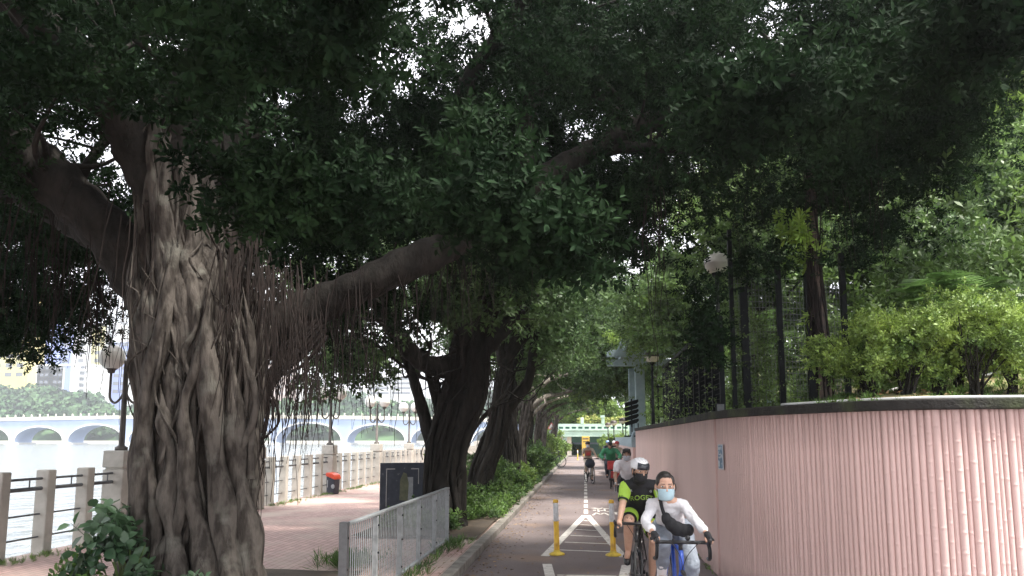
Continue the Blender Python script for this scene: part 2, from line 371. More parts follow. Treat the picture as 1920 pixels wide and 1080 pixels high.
def twig_template(rng, l, w, n, length, lod, spread=55):
    Ls, Fs, k = [], [], 0
    V0, F0 = leaf_shape(1, 1, lod)
    for i in range(n):
        t = (i+.6)/n; az = i*2.4+rng.random(); el = R(90-spread*(1.1-.5*t)-rng.random()*22)
        sc = .75+rng.random()*.4
        V = V0*np.array([w*sc, l*sc, w*sc]); V[:, 1] += l*.08
        roll = (rng.random()-.5)*1.2
        m = Matrix.Rotation(az, 3, 'Z') @ Matrix.Rotation(el, 3, 'X') @ Matrix.Rotation(roll, 3, 'Y')
        V = V @ np.array(m).T + np.array([0, 0, t*length]); Ls.append(V); Fs.append(F0+k); k += len(V)
    # the twig itself: a thin two-sided strip
    s = w*.05+.0015; V = np.array([(-s, 0, -length*.35), (s, 0, -length*.35), (s*.6, 0, length), (-s*.6, 0, length)])
    Ls.append(V); Fs.append(np.array([(k, k+1, k+2, k+3)]))
    return np.vstack(Ls), np.vstack(Fs)
def foliage(name, centers, dirs, mat, parent, rng, l=.09, w=.042, n=11, length=.16, lod=0, spread=.55, smin=.75, smax=1.25, tsp=55):
    N = len(centers)
    Vs, Fs, off = [], [], 0; K = 5
    for k in range(K):
        idx = np.arange(k, N, K)
        if len(idx) == 0: continue
        T, Fq = twig_template(rng, l, w, n, length, lod, tsp)
        Rm = rotmats(len(idx), rng, dirs[idx], spread)
        sc = rng.uniform(smin, smax, len(idx))
        V = np.einsum('nij,kj->nki', Rm, T)*sc[:, None, None]+centers[idx][:, None, :]
        F = Fq[None]+(np.arange(len(idx))*len(T))[:, None, None]+off
        Vs.append(V.reshape(-1, 3)); Fs.append(F.reshape(-1, 4)); off += len(idx)*len(T)
    return np_mesh(name, np.vstack(Vs), np.vstack(Fs), M[mat], parent)
def cloud(blobs, rng, clump=.33, per=16, droop=.25):
    """blobs: (cx,cy,cz, rx,ry,rz, n) -> twig centres in clumps inside the ellipsoids, and outward directions"""
    Cs, Ds = [], []
    for (cx, cy, cz, rx, ry, rz, n) in blobs:
        m = max(1, int(n/per)); u = rng.normal(size=(m, 3)); u /= np.linalg.norm(u, axis=1)[:, None]
        rr = rng.random(m)**(1/2.6); cc = u*rr[:, None]*np.array([rx, ry, rz])+np.array([cx, cy, cz])
        k = int(math.ceil(n/m)); cs = clump*rng.uniform(.6, 1.35, m)
        off = rng.normal(size=(m, k, 3)); off /= np.linalg.norm(off, axis=2)[:, :, None]; off *= (rng.random((m, k, 1))**.5)
        off *= cs[:, None, None]*np.array([1, 1, .62])
        P = (cc[:, None, :]+off).reshape(-1, 3)
        d = off.reshape(-1, 3)/clump+.5*np.repeat(u, k, 0); d[:, 2] += .25-droop
        Cs.append(P); Ds.append(d)
    return np.vstack(Cs), np.vstack(Ds)
def blob(x, y, Y, r, n, rz=None, ry=None):
    c = A(x, y, Y); return (c[0], c[1], c[2], r, ry if ry else r, rz if rz else r*.7, n)
# ------------------------------------------------------------------ ground, river, paths
def sheet(name, x0, x1, y0, y1, z, mat, nx=1, ny=1, amp=0.0, th=0.0, seed=0):
    xs = np.linspace(x0, x1, nx+1); ys = np.linspace(y0, y1, ny+1); X, Y = np.meshgrid(xs, ys)
    Z = np.full_like(X, z)
    if amp: Z += amp*(np.sin(X*2.3+seed)*np.cos(Y*1.7+seed*2)+.6*np.sin(X*5.1+Y*3.3+seed)+.4*np.cos(Y*7.7-X*4+seed))
    V = np.stack([X.ravel(), Y.ravel(), Z.ravel()], 1); n = nx+1
    F = np.array([(j*n+i, j*n+i+1, (j+1)*n+i+1, (j+1)*n+i) for j in range(ny) for i in range(nx)])
    return struct(np_mesh(name, V, F, M[mat], smooth=amp > 0))
sheet('ground', -8.0, 1500, -30, 2000, -.06, 'soil')
sheet('river', -1500, -8.0, -60, 2000, -.60, 'river_water')
struct(MB().box2((-8.2, -30, -2.5), (-8.02, 400, .04)).build('river_wall', 'concrete'))
struct(MB().box2((-1400, 318, -1.5), (-8.3, 1900, .15)).build('far_bank', 'far_trees'))
struct(MB().box2((-1400, 317.2, -1.5), (-8.3, 317.98, .75)).build('far_bank_wall', 'bridge_cream'))
struct(MB().box2((-1.60, -20, -.3), (9, 92, 0)).build('cycle_path', 'asphalt'))
struct(MB().box2((-8.02, -20, -.3), (-1.765, 100, .10)).build('promenade', 'brick_paving'))
k = MB()
y = -6.0
while y < 74:
    k.box2((-1.76, y, -.25), (-1.605, y+.985, .115)); y += 1.0
struct(k.build('kerb', 'kerb_stone', bevel=.012))
struct(MB().box2((-4.9, 72.2, -.25), (1.7, 72.45, .13)).build('kerb_crossing', 'kerb_stone'))
sheet('planting_bed', -3.9, -1.78, 12.4, 71, .135, 'soil', 14, 200, .012)
sheet('tree_pit', -4.75, -2.75, 3.2, 9.3, .125, 'soil', 12, 30, .010, seed=3)
# painted markings -----------------------------------------------------------
pz = .004
mk = MB()
def strip(m, a, b, w, z=pz):
    a = np.array(a, float); b = np.array(b, float); t = b-a; t /= np.linalg.norm(t); n = np.array([-t[1], t[0]])*w/2
    m.add([(*(a-n), z), (*(a+n), z), (*(b+n), z), (*(b-n), z)], [(3, 2, 1, 0)])
y = 17.9
while y < 62: strip(mk, (0, y), (0, y+1.0), .10); y += 1.5
strip(mk, (-.62, 11.45), (-.03, 17.5), .13); strip(mk, (.55, 11.45), (.03, 17.5), .13, pz+.0015)
for i, yy in enumerate((12.05, 12.95, 13.85, 14.75, 15.6, 16.4)):
    w = .55*(17.5-yy)/6.05-.05; strip(mk, (-w, yy+.06), (w, yy-.08), .07, pz-.001)
strip(mk, (-.55, 10.75), (-.02, 4.9), .13); strip(mk, (.55, 10.75), (.02, 4.9), .13, pz+.0015)
for yy in (9.9, 9.0, 8.1, 7.2):
    w = .5*(yy-4.9)/5.85-.05; strip(mk, (-w, yy), (w, yy), .07, pz-.001)
struct(mk.build('road_marking', 'road_paint'))
jt = MB()
for yy in (24.6, 26.4, 35.0, 44.0): strip(jt, (-1.58, yy), (1.55, yy+.05), .07, .002)
struct(jt.build('road_joint', 'kerb_stone'))
# worn characters painted for riders coming the other way, read from the far side
ch = MB()
def stroke(pts, w=.045):
    for a, b in zip(pts[:-1], pts[1:]): strip(ch, a, b, w, pz+.0003*rnd.random())
sx = .0256
for pts, w in [([(.16, 17.55), (.245, 18.15)], .05), ([(.245, 18.13), (.335, 17.72)], .05), ([(.335, 17.72), (.43, 18.12)], .05), ([(.43, 18.12), (.545, 17.52)], .055),
               ([(.17, 18.75), (.25, 18.75)], .18), ([(.17, 19.35), (.30, 19.2)], .16), ([(.305, 18.35), (.305, 19.3)], .05), ([(.30, 19.0), (.42, 19.4)], .05),
               ([(.35, 18.7), (.43, 18.7)], .14), ([(.46, 18.55), (.46, 19.25)], .045), ([(.46, 19.2), (.60, 19.2)], .12), ([(.60, 18.45), (.60, 19.2)], .045),
               ([(.50, 18.5), (.66, 18.3)], .10), ([(.70, 17.75), (.70, 18.3)], .06), ([(.76, 18.2), (.84, 18.6)], .05), ([(.80, 17.7), (.88, 18.1)], .05)]:
    strip(ch, pts[0], pts[1], w, pz)
struct(ch.build('road_lettering', 'road_paint'))

# ------------------------------------------------------------------ pink retaining wall
wallP = crom([(1.74, 26.0), (1.73, 20), (1.72, 15), (1.70, 11.5), (1.70, 10.2), (1.78, 9.3), (1.98, 8.55), (2.28, 7.85), (2.62, 7.25), (3.05, 6.92), (3.7, 6.82), (4.6, 6.8), (6.2, 6.8), (9, 6.8)], 30)
seg = np.linalg.norm(np.diff(wallP, axis=0), axis=1); wS = np.concatenate([[0], np.cumsum(seg)])
def wp(s):
    p = np.array([np.interp(s, wS, wallP[:, 0]), np.interp(s, wS, wallP[:, 1])])
    q = np.array([np.interp(s+.02, wS, wallP[:, 0]), np.interp(s+.02, wS, wallP[:, 1])])
    o = np.array([np.interp(s-.02, wS, wallP[:, 0]), np.interp(s-.02, wS, wallP[:, 1])])
    t = q-o; t /= np.linalg.norm(t); return p, t, np.array([t[1], -t[0]])
S_SEAM = float(np.interp(-10.05, -wallP[:, 1][:200], wS[:200]))
wall = thing('retaining_wall', 'long pink rendered retaining wall with moulded bamboo stems and a mossy dark coping', 'wall', (0, 0, 0))
def ribbon(ss, d0, d1, z0, z1):
    """solid band following the wall line: offsets d0..d1 along the outward (path side) normal"""
    m = MB(); V = []
    for s in ss:
        p, t, n = wp(s)
        for d, z in ((d0, z0), (d1, z0), (d1, z1), (d0, z1)): V.append((*(p+n*d), z))
    F = []
    for i in range(len(ss)-1):
        for j in range(4): F.append((i*4+j, i*4+(j+1) % 4, (i+1)*4+(j+1) % 4, (i+1)*4+j))
    F += [(3, 2, 1, 0), tuple((len(ss)-1)*4+k for k in range(4))]
    return m.add(V, F)
ribbon(np.concatenate([np.linspace(0, S_SEAM, 30)]), -.24, .022, -.1, 2.0).build('plain_panel', 'pink_render', wall)
ribbon(np.linspace(S_SEAM+.001, wS[-1]-.1, 500), -.24, -.002, -.1, 2.0).build('backing', 'pink_render', wall)
bm_ = MB(); s = S_SEAM+.16; i = 0
while s < wS[-1]-.3:
    w = [.046, .060, .040, .064, .054, .070, .044][(i*3+int(rnd.random()*3)) % 7]; i += 1
    amp = min(1, .12+max(0, s-S_SEAM-.2)/1.3); h = w*.40*amp; segs = 6
    zs = [0.0]; gap = rnd.choice([.14, .26, .34, .42, .48, .38]); z = rnd.random()*gap; rows = [(0, 0)]
    while z < 1.98:
        if .04 < z < 1.96: rows += [(z-.026, 0), (z-.010, 0), (z-.004, .0024*amp), (z+.004, .0024*amp), (z+.010, 0), (z+.026, 0)]
        z += gap*rnd.uniform(.75, 1.3)
    rows.append((2.0, 0)); rows = [r for r in rows if r[0] <= 2.0]
    lean = rnd.uniform(-.0025, .0025); V = []
    for (zz, b) in rows:
        for j in range(segs+1):
            a = math.pi*j/segs; ss = s+w/2-math.cos(a)*w*.485+lean*zz; p, t, n = wp(ss)
            o = math.sin(a)*h+b*math.sin(a)**.5 if 0 < j < segs else 0.0005
            V.append((*(p+n*(o+.001)), min(zz, 1.999)))
    F = []
    for r_ in range(len(rows)-1):
        for j in range(segs): F.append((r_*(segs+1)+j, r_*(segs+1)+j+1, (r_+1)*(segs+1)+j+1, (r_+1)*(segs+1)+j))
    bm_.add(V, F); s += w
    # a few knots where branches were cut
    if rnd.random() < .06:
        p, t, n = wp(s-w/2); zk = rnd.uniform(.2, 1.85); bm_.ell((*(p+n*h), zk), (.011, .011, .013), 8, 6)
bm_.build('bamboo_relief', 'pink_render', wall, smooth=True)
cp = ribbon(np.linspace(0, wS[-1]-.1, 220), -.30, .055, 2.0, 2.098).build('coping', 'coping', wall)
b = cp.modifiers.new('bevel', 'BEVEL'); b.width = .014; b.segments = 2; b.limit_method = 'ANGLE'; b.angle_limit = R(50)
# lower continuation of the wall below the pavilion
lw = thing('retaining_wall', 'lower far stretch of pink wall with a blue grey top band under the pavilion', 'wall', (0, 0, 0))
MB().box2((1.62, 26.02, -.1), (1.95, 40, 1.45)).build('wall_panel', 'pink_render', lw)
MB().box2((1.58, 26.02, 1.45), (1.99, 40, 1.80)).build('top_band', 'pavilion_grey', lw)
# blue notice plate
p, t, n = wp(S_SEAM+.36)
rzp = math.atan2(t[1], t[0])
pl = thing('notice_plate', 'small blue and white notice plate fixed to the pink wall', 'sign', (*(p+n*.035), 1.52), rzp)
MB().box((0, 0, 0), (.20, .012, .31)).build('frame', 'frame_pale', pl, bevel=.003)
MB().box((0, -.0085, 0), (.172, .005, .282)).build('plate', 'plate_blue', pl)
MB().box((-.02, -.0125, .105), (.10, .003, .035)).box((.01, -.0125, .03), (.13, .003, .018)).box((-.01, -.0125, -.005), (.11, .003, .012)).box((-.045, -.0125, -.085), (.055, .003, .075)).build('print', 'frame_pale', pl)

# ------------------------------------------------------------------ hillside
def hz(x, y):
    if y < 25.9:
        d = max(0.0, min(x-2.0, (y-7.1)+max(0, x-2.9)*0.0) if y < 10.5 else x-2.0)
        z = 2.045+.17*max(0, d-.25)
    else: z = 1.78
    z += .42*max(0, x-7.0)+.10*max(0, x-14)
    return z+.03*math.sin(x*3.1+y*1.3)*min(1, max(0, x-2.4))+.02*math.sin(y*4.3-x*2)*min(1, max(0, x-2.4))
xs = np.concatenate([np.arange(1.8, 9, .2), np.arange(9, 80, 2.5)]); ys = np.concatenate([np.arange(6.9, 14, .2), np.arange(14, 130, 1.0)])
wxs = wallP[:, 0]; wys = wallP[:, 1]
def behind(x, y):
    if y >= 10.2: return x > 1.80
    if x >= 3.8: return y > 6.92
    yb = np.interp(x, wxs[wys < 10.3], wys[wys < 10.3]); return y > yb+.10
idx = {}; V = []; F = []
for j, yv in enumerate(ys):
    for i, xv in enumerate(xs): idx[(i, j)] = len(V); V.append((xv, yv, hz(xv, yv)))
for j in range(len(ys)-1):
    for i in range(len(xs)-1):
        if all(behind(xs[a], ys[c]) for a in (i, i+1) for c in (j, j+1)): F.append((idx[(i, j)], idx[(i+1, j)], idx[(i+1, j+1)], idx[(i, j+1)]))
struct(np_mesh('hillside', np.array(V), np.array(F), M['hill_grass'], smooth=True))

# ------------------------------------------------------------------ river balustrade
FX = -7.78; FZ = .10
bal = thing('river_balustrade', 'pale concrete balustrade with square posts and dark horizontal rails along the river', 'railing', (FX, 12, FZ))
PS = 5.2; piers = [12.0+PS*k for k in range(-2, 13)]
post = MB().box((0, 0, .60), (.20, .17, 1.20)).build('post', 'concrete', bal, bevel=.018)
pier = MB().box((0, 0, .57), (.36, .40, 1.14)).box((0, 0, 1.31), (.38, .42, .28), taper=.97).box((0, 0, 1.155), (.31, .35, .04)).build('pier', 'concrete', bal, bevel=.018)
first = [True, True]
def rel(o, y): o.location = (0, y-12, 0)
for k, py in enumerate(piers):
    o = pier if first[0] else pier.copy()
    if not first[0]: COL.objects.link(o); o.parent = bal
    first[0] = False; rel(o, py)
    for q in range(1, 6):
        if py+PS*q/6 > 68: continue
        o = post if first[1] else post.copy()
        if not first[1]: COL.objects.link(o); o.parent = bal
        first[1] = False; rel(o, py+PS*q/6)
for z, r_, nm in ((1.08, .018, 'rail'), (.94, .028, 'rail'), (.58, .013, 'rail'), (.26, .013, 'rail')):
    MB().tube([(0, -12, z), (0, 56, z)], r_, 8).build(nm, 'rail_metal', bal, smooth=True)
m = MB(); y = 3.0
while y < 60: m.cyl((0, y-12, .94), (0, y-12, 1.08), .010, seg=6); y += .434
o_ = m.build('rail_spacers', 'rail_metal', bal); o_['kind'] = 'stuff'
# ------------------------------------------------------------------ river lamps, twin globes on the piers
def river_lamp(y, label):
    t = thing('river_lamp', label, 'street lamp', (FX, y, FZ+1.45), group='twin globe lamps on the balustrade piers')
    MB().tube([(0, 0, 0), (0, 0, .05), (0, 0, .08), (0, 0, 1.52)], [.10, .10, .05, .038], 12).build('pole', 'lamp_post_brown', t, smooth=True)
    for sgn in (-1, 1):
        MB().tube(crom([(0, 0, 1.02), (sgn*.07, 0, .88), (sgn*.17, 0, .80), (sgn*.26, 0, .88), (sgn*.27, 0, 1.05), (sgn*.27, 0, 1.32)], 5), .021, 8).build('arm', 'lamp_post_brown', t, smooth=True)
        MB().lathe([(0, 1.30), (.055, 1.31), (.065, 1.36), (.09, 1.375), (.10, 1.385)], (sgn*.27, 0, 0), 16).build('collar', 'lamp_post_brown', t, smooth=True)
        MB().lathe([(.10, 1.385), (.165, 1.44), (.205, 1.50), (.215, 1.56), (.20, 1.66), (.15, 1.74), (.08, 1.785), (0, 1.80)], (sgn*.27, 0, 0), 20).build('globe', 'globe', t, smooth=True)
    return t
river_lamp(12.0, 'brown twin globe lamp on the pier just left of the biggest banyan trunk')
river_lamp(17.2, 'brown lamp post on the pier half hidden by hanging roots right of the biggest trunk')
river_lamp(22.4, 'brown twin globe lamp on the pier right behind the orange lidded bin')
river_lamp(27.6, 'brown twin globe lamp on the pier behind the left edge of the dark board')
river_lamp(32.8, 'brown twin globe lamp on the pier just left of the second banyan trunk')
# ------------------------------------------------------------------ litter bin
bn = thing('litter_bin', 'small dark blue litter bin with an orange lid standing by the balustrade', 'bin', (-7.52, 22.02, .10), R(-16)); bn.scale = (.74, .74, .78)
MB().prism([(-.17, 0), (.17, 0), (.21, .58), (-.19, .70)], -.19, .19, axis='y').build('body', 'bin_body', bn, bevel=.02)
MB().prism([(-.215, .69), (.235, .55), (.25, .62), (.19, .74), (.05, .80), (-.20, .82)], -.22, .22, axis='y').build('lid', 'bin_lid', bn, bevel=.03)
MB().lathe([(0, 0), (.085, 0), (.085, .01), (0, .01)], (.14, -.203, .30), 18, axis='y').build('badge', 'poster_grey', bn)
MB().box((-.12, -.194, .40), (.022, .006, .28)).build('label_strip', 'board_line', bn)
# ------------------------------------------------------------------ dark board
bx, by = -4.62, 17.2
bd = thing('notice_board', 'scuffed dark blue board with peeling posters standing on the promenade behind the steel barrier', 'board', (bx+.40, by+.0, .10), R(22)); bd.scale = (.84, 1, 1)
MB().box((0, 0, .56), (1.22, .05, 1.06)).build('panel', 'board_dark', bd, bevel=.006)
for sx_ in (-.58, .58): MB().box((sx_, .03, .54), (.05, .09, 1.08)).build('leg', 'dark_metal', bd)
MB().box((-.44, -.030, .52), (.018, .008, .84)).box((-.33, -.030, .95), (.24, .008, .022)).box((.44, -.030, .78), (.018, .008, .36)).box((.34, -.030, .95), (.22, .008, .022)).build('line_frame', 'board_line', bd)
MB().box((.16, -.031, .50), (.26, .008, .52)).build('poster', 'poster_grey', bd)
MB().add([(-.08, -.037, .24), (.15, -.037, .22), (.17, -.037, .62), (.11, -.037, .84), (.02, -.037, .87), (-.07, -.037, .70)], [(0, 1, 2, 3, 4, 5)]).build('peeling_poster', 'poster_moss', bd)
# ------------------------------------------------------------------ steel crowd barrier panel
x0, ya, yb_ = -2.12, 6.55, 11.3
br = thing('pedestrian_barrier', 'galvanised steel railing of close vertical bars between the brick walk and the cycle path', 'barrier', (x0, ya, .10))
L = yb_-ya
nb = 5
for k in range(nb+1):
    yy = L*k/nb
    MB().box((.0, yy, .56), (.055, .05, 1.0) if k else (.075, .07, 1.12)).build('post', 'galvanised' if k else 'rail_metal', br, bevel=.004)
MB().box((0, L/2, 1.085), (.062, L+.06, .03)).build('top_rail', 'galvanised', br, bevel=.006)
MB().box((0, L/2, .14), (.045, L, .03)).build('bottom_rail', 'galvanised', br)
m = MB(); y = .06
while y < L-.03:
    if min(abs(y-L*k/nb) for k in range(nb+1)) > .045: m.cyl((0, y, .15), (0, y, 1.075), .0050, seg=6)
    y += .062
bars = m.build('bars', 'galvanised', br)
for k in range(nb+1):
    for z in (.25, .62, .95): MB().cyl((.028, L*k/nb, z), (.040, L*k/nb, z), .013, seg=8).build('bolt', 'dark_metal', br)
br.scale = (1, 1.05, .82)
# ------------------------------------------------------------------ bollards
def bollard(x, y, label, tilt=0):
    t = thing('bollard', label, 'bollard', (x, y, 0), group='yellow flexible bollards on the centre line'); t.rotation_euler = (0, tilt, 0)
    MB().lathe([(.0, 0), (.118, 0), (.118, .018), (.09, .034), (.052, .046), (.048, .075), (0, .08)], seg=24).build('base', 'yellow_base', t, smooth=True)
    MB().lathe([(.042, .05), (.040, .50), (0, .50)], seg=18).build('lower_tube', 'yellow_plastic', t, smooth=True)
    MB().lathe([(.0395, .50), (.0385, .775), (0, .775)], seg=18).build('reflective_sleeve', 'reflective', t, smooth=True)
    MB().lathe([(.041, .775), (.040, .815), (.028, .825), (0, .825)], seg=18).build('cap', 'yellow_plastic', t, smooth=True)
bollard(-.445, 11.62, 'yellow bollard with a grey sleeve at the left corner of the painted triangle', R(-1))
bollard(.405, 11.62, 'yellow bollard with a grey sleeve at the right corner of the painted triangle', R(-1.5))
bollard(-.62, 62, 'distant pale yellow bollard in front of the yellow sign board')
# ------------------------------------------------------------------ mesh fences on the wall
def grid_mesh(m, a, b, z0, z1, dv, dh, r_):
    a = np.array(a); b = np.array(b); Ln = np.linalg.norm(b-a); n = max(1, int(Ln/dv))
    for i in range(n+1):
        p = a+(b-a)*i/n; m.tube([(*p, z0), (*p, z1)], r_, 3, caps=False)
    k = int((z1-z0)/dh)
    for i in range(k+1):
        z = z0+(z1-z0)*i/k; m.tube([(*a, z), (*b, z)], r_, 3, caps=False)
f1 = thing('mesh_fence', 'black mesh fence with square posts running along the top of the pink wall', 'fence', (2.05, 11.4, 2.09))
for y in np.linspace(11.4, 19.6, 13): MB().box((0, y-11.4, .74), (.07, .07, 1.48)).build('post', 'dark_metal', f1)
MB().box((0, 4.1, 1.47), (.07, 8.2, .07)).build('top_rail', 'dark_metal', f1)
m = MB(); grid_mesh(m, (0, 0), (0, 8.2), .02, 1.44, .065, .075, .0075); m.build('mesh_panel', 'dark_metal', f1)
f2 = thing('mesh_fence', 'tall black mesh fence crossing the slope beside the vine clad trunk', 'fence', (2.2, 11.5, 2.1))
for (xx, hh, w) in ((0.05, 2.9, .06), (.24, 2.0, .11), (.80, 2.5, .08), (1.28, 2.5, .11), (1.85, 2.6, .08)): MB().box((xx, xx*.25, hh/2-.05), (w, .08, hh)).build('post', 'dark_metal', f2)
m = MB(); grid_mesh(m, (.05, .012), (1.9, .475), .0, 2.1, .055, .09, .0036); m.build('mesh_panel', 'rail_metal', f2)
eb = thing('junction_box', 'small dark grey electrical box on the wall beside the fence corner', 'box', (1.98, 11.2, 2.09))
MB().box((0, 0, .085), (.13, .12, .17)).build('box', 'dark_metal', eb, bevel=.008)
MB().box((-.01, -.063, .09), (.10, .006, .13)).build('door', 'rail_metal', eb)
# ------------------------------------------------------------------ park lamps (dark cap, pale bowl)
def park_lamp(x, y, z0, H, label, cap=True, r=.215):
    t = thing('park_lamp', label, 'street lamp', (x, y, z0), group='capped globe lamps on the right')
    MB().tube([(0, 0, 0), (0, 0, .5), (0, 0, .55), (0, 0, H-.42)], [.055, .055, .04, .036], 12).build('pole', 'dark_metal', t, smooth=True)
    MB().lathe([(.036, H-.44), (.07, H-.42), (.09, H-.36)], seg=16).build('collar', 'dark_metal', t, smooth=True)
    MB().lathe([(.09, H-.36), (r*.72, H-.335), (r*.96, H-.27), (r, H-.20)], seg=22).build('bowl', 'globe', t, smooth=True)
    MB().lathe([(r+.015, H-.20), (r*.98, H-.11), (r*.72, H-.03), (r*.35, H+.01), (0, H+.02)], seg=22).build('cap', 'globe_cap' if cap else 'globe', t, smooth=True)
    return t
park_lamp(2.06, 23, 2.0, 2.42, 'dark capped globe lamp on the slope beside the far end of the mesh fence')
park_lamp(2.34, 47, 0, 3.02, 'nearest of the three distant capped lamps above the riders', r=.23)
park_lamp(2.05, 54, 0, 3.02, 'middle one of the three distant capped lamps above the riders', r=.23)
park_lamp(1.85, 61, 0, 3.02, 'farthest of the three distant capped lamps above the riders', r=.23)
lg = A(1343, 490, 13.0)
park_lamp(lg[0], 13.0, 2.1, lg[2]-2.1+.15, 'lamp with a bright white globe among the leaves above the fence corner', cap=False, r=.20)
# street light arm in the trees
sp = A(1888, 430, 16); a1 = A(1690, 449, 15.2); a0 = A(1812, 417, 15.8)
sl_ = thing('street_light', 'slim dark street light with a long flat head among the hillside trees', 'street light', (sp[0], sp[1], hz(sp[0], sp[1])-.1))
zb = hz(sp[0], sp[1])-.1
MB().tube([(0, 0, 0), (0, 0, sp[2]-zb+.6)], [.09, .06], 10).build('pole', 'dark_metal', sl_, smooth=True)
q = lambda p: (p[0]-sp[0], p[1]-sp[1], p[2]-zb)
MB().tube([q((sp[0], sp[1], sp[2]+.45)), q(a0)], [.035, .03], 8).build('arm', 'dark_metal', sl_, smooth=True)
hv = Vector(q(a1))-Vector(q(a0)); hm = (Vector(q(a1))+Vector(q(a0)))/2
MB().box(tuple(hm), (hv.length, .30, .07), rz=math.atan2(hv.y, hv.x), ry=-math.asin(hv.z/hv.length)).build('lamp_head', 'dark_metal', sl_, bevel=.02)
# ------------------------------------------------------------------ pavilion on the lower wall
pv = thing('pavilion', 'blue grey pergola pavilion with beams and planted roof behind the lower pink wall', 'pavilion', (2.0, 27, 1.8))
for (x, y) in ((-.02, .1), (-.02, 4.0), (4.5, .1), (4.5, 4.0)): MB().box((x, y, 1.35), (.34, .34, 2.9)).build('column', 'pavilion_grey', pv, bevel=.02)
for z, y0_ in ((2.62, -.45), (2.95, -.55)): MB().box((1.9, y0_+.2, z), (6.2, .16, .24)).build('beam', 'pavilion_grey', pv, bevel=.01)
for x in (-.5, -.02, 4.5): MB().box((x, 2.0, 3.20), (.16, 5.6, .22)).build('beam', 'pavilion_grey', pv, bevel=.01)
MB().box((2.1, 2, 3.36), (5.6, 5.4, .10)).build('roof', 'pavilion_grey', pv)
m = MB()
for i in range(9): m.box((-.2+i*.62, -.75, 3.5), (.07, .6, .16), rx=R(8))
m.build('rafter', 'rust_pole', pv)
bm2 = MB()
for i in range(5): bm2.box((1.3, .1, .35+.36*i), (1.5, .05, .055))
bm2.box((.62, .1, 1.0), (.05, .05, 1.8)).box((2.0, .1, 1.0), (.05, .05, 1.8)).build('side_rail', 'dark_metal', pv)
MB().tube(crom([(-.35, -.9, .16), (.0, -.9, .18), (.5, -.9, .2), (.75, -.88, .22)], 4), .045, 8).tube([(-.35, -.9, .16), (-.38, -.9, -.02), (-.38, -.3, -.02)], .045, 8).build('pipe', 'pavilion_grey', pv, smooth=True)
lb = thing('louvre_panel', 'tilted black louvred panel at the corner of the pavilion', 'louvre', (1.66, 26.9, 1.8))
for i in range(5): MB().box((.0, 0, .52+.17*i), (.52, .05, .135), ry=R(-16), rx=R(14), rz=R(12)).build('slat', 'dark_metal', lb)
for x in (-.22, 0, .22): MB().box((x, .04, .24), (.035, .035, .48)).build('leg', 'dark_metal', lb)
MB().box((0, .05, .85), (.05, .03, 1.0)).box((0, .05, .03), (.56, .05, .05)).build('frame', 'dark_metal', lb)

# ------------------------------------------------------------------ overpass at the end of the path
OY = 73.0
ov = thing('footbridge', 'pale green concrete footbridge with slotted parapet crossing the end of the path', 'footbridge', (0, OY, 0))
def zz(ypx): return A(1100, ypx, OY)[2]
def xx(xpx): return A(xpx, 820, OY)[0]
z1, z2, z3 = zz(819), zz(800.5), zz(797)
MB().box2((xx(1046), 0, z1), (7.5, 3.2, z2-.35)).build('deck', 'pavilion_green', ov, bevel=.03)
m = MB(); X0 = xx(1044)
m.box2((X0, -.10, z2-.35), (7.5, .15, z2-.18)); m.box2((X0, -.10, z2+.02), (7.5, .15, z3+.12))
x = X0
while x < 7.4: m.box2((x, -.098, z2-.181), (x+.22, .148, z2+.021)); x += .62
m.build('parapet', 'pavilion_green', ov)
MB().box2((X0, .04, z2-.2), (7.4, .10, z2+.03)).build('slot_shadow_board', 'green_dark', ov)  # dark board standing in for the shade inside the parapet slots
for px in (1046.5, 1063): MB().box2((xx(px), .4, -.05), (xx(px)+.42, 1.2, z1)).build('column', 'bridge_cream', ov, bevel=.02)
for px in (1089, 1128): MB().box2((xx(px), -.12, z3+.1), (xx(px)+.3, .2, zz(783))).build('parapet_pier', 'pavilion_green', ov, bevel=.03)
MB().box2((xx(1126.5), -.2, zz(783)), (xx(1134.5), .3, zz(779))).build('pier_cap', 'pavilion_green', ov)
for a, b in ((1093, 1127), (1134, 1168)):
    m = MB()
    for zq in (zz(789), zz(792.5), zz(796)): m.box2((xx(a), 0, zq-.02), (xx(b), .04, zq+.02))
    for i in range(7): xq = xx(a)+(xx(b)-xx(a))*i/6; m.box2((xq-.02, -.005, z3+.1), (xq+.02, .045, zz(788.5)))
    m.build('railing', 'dark_metal', ov)
MB().box2((xx(1070), 2.6, zz(834)), (xx(1135), 2.75, z1)).build('green_screen', 'green_panel', ov)
MB().box2((xx(1070), 2.5, zz(830)), (xx(1180), 2.74, zz(833))).build('screen_rail', 'bridge_blue', ov)
MB().box2((xx(1070), 2.8, -.1), (xx(1180), 2.95, zz(834))).build('base_wall', 'green_dark', ov)
MB().box2((xx(1110), 2.62, z1-.6), (xx(1180), 2.78, z1)).build('end_panel', 'green_panel', ov)
ys_ = thing('sign_board', 'tall yellow sign board standing upright under the pale green footbridge', 'sign', (.05, 71.5, 0))
MB().box((0, 0, .98), (.72, .10, 1.96)).build('board', 'sign_yellow', ys_, bevel=.02)
MB().box((0, -.055, 1.72), (.56, .012, .10)).box((0, -.055, 1.45), (.5, .012, .06)).build('print', 'rust_pole', ys_)
MB().box((0, -.02, .04), (.95, .5, .08)).build('foot', 'concrete', ys_)
ts = thing('traffic_sign', 'red bordered triangular warning sign on a thin pole beyond the last trees', 'traffic sign', (A(1034, 800, 66)[0], 66, 0))
MB().cyl((0, 0, 0), (0, 0, 3.1), .04).build('pole', 'galvanised', ts, smooth=True)
MB().prism([(-.38, 2.55), (.38, 2.55), (0, 3.2)], -.06, -.04, axis='y').build('border', 'sign_red', ts)
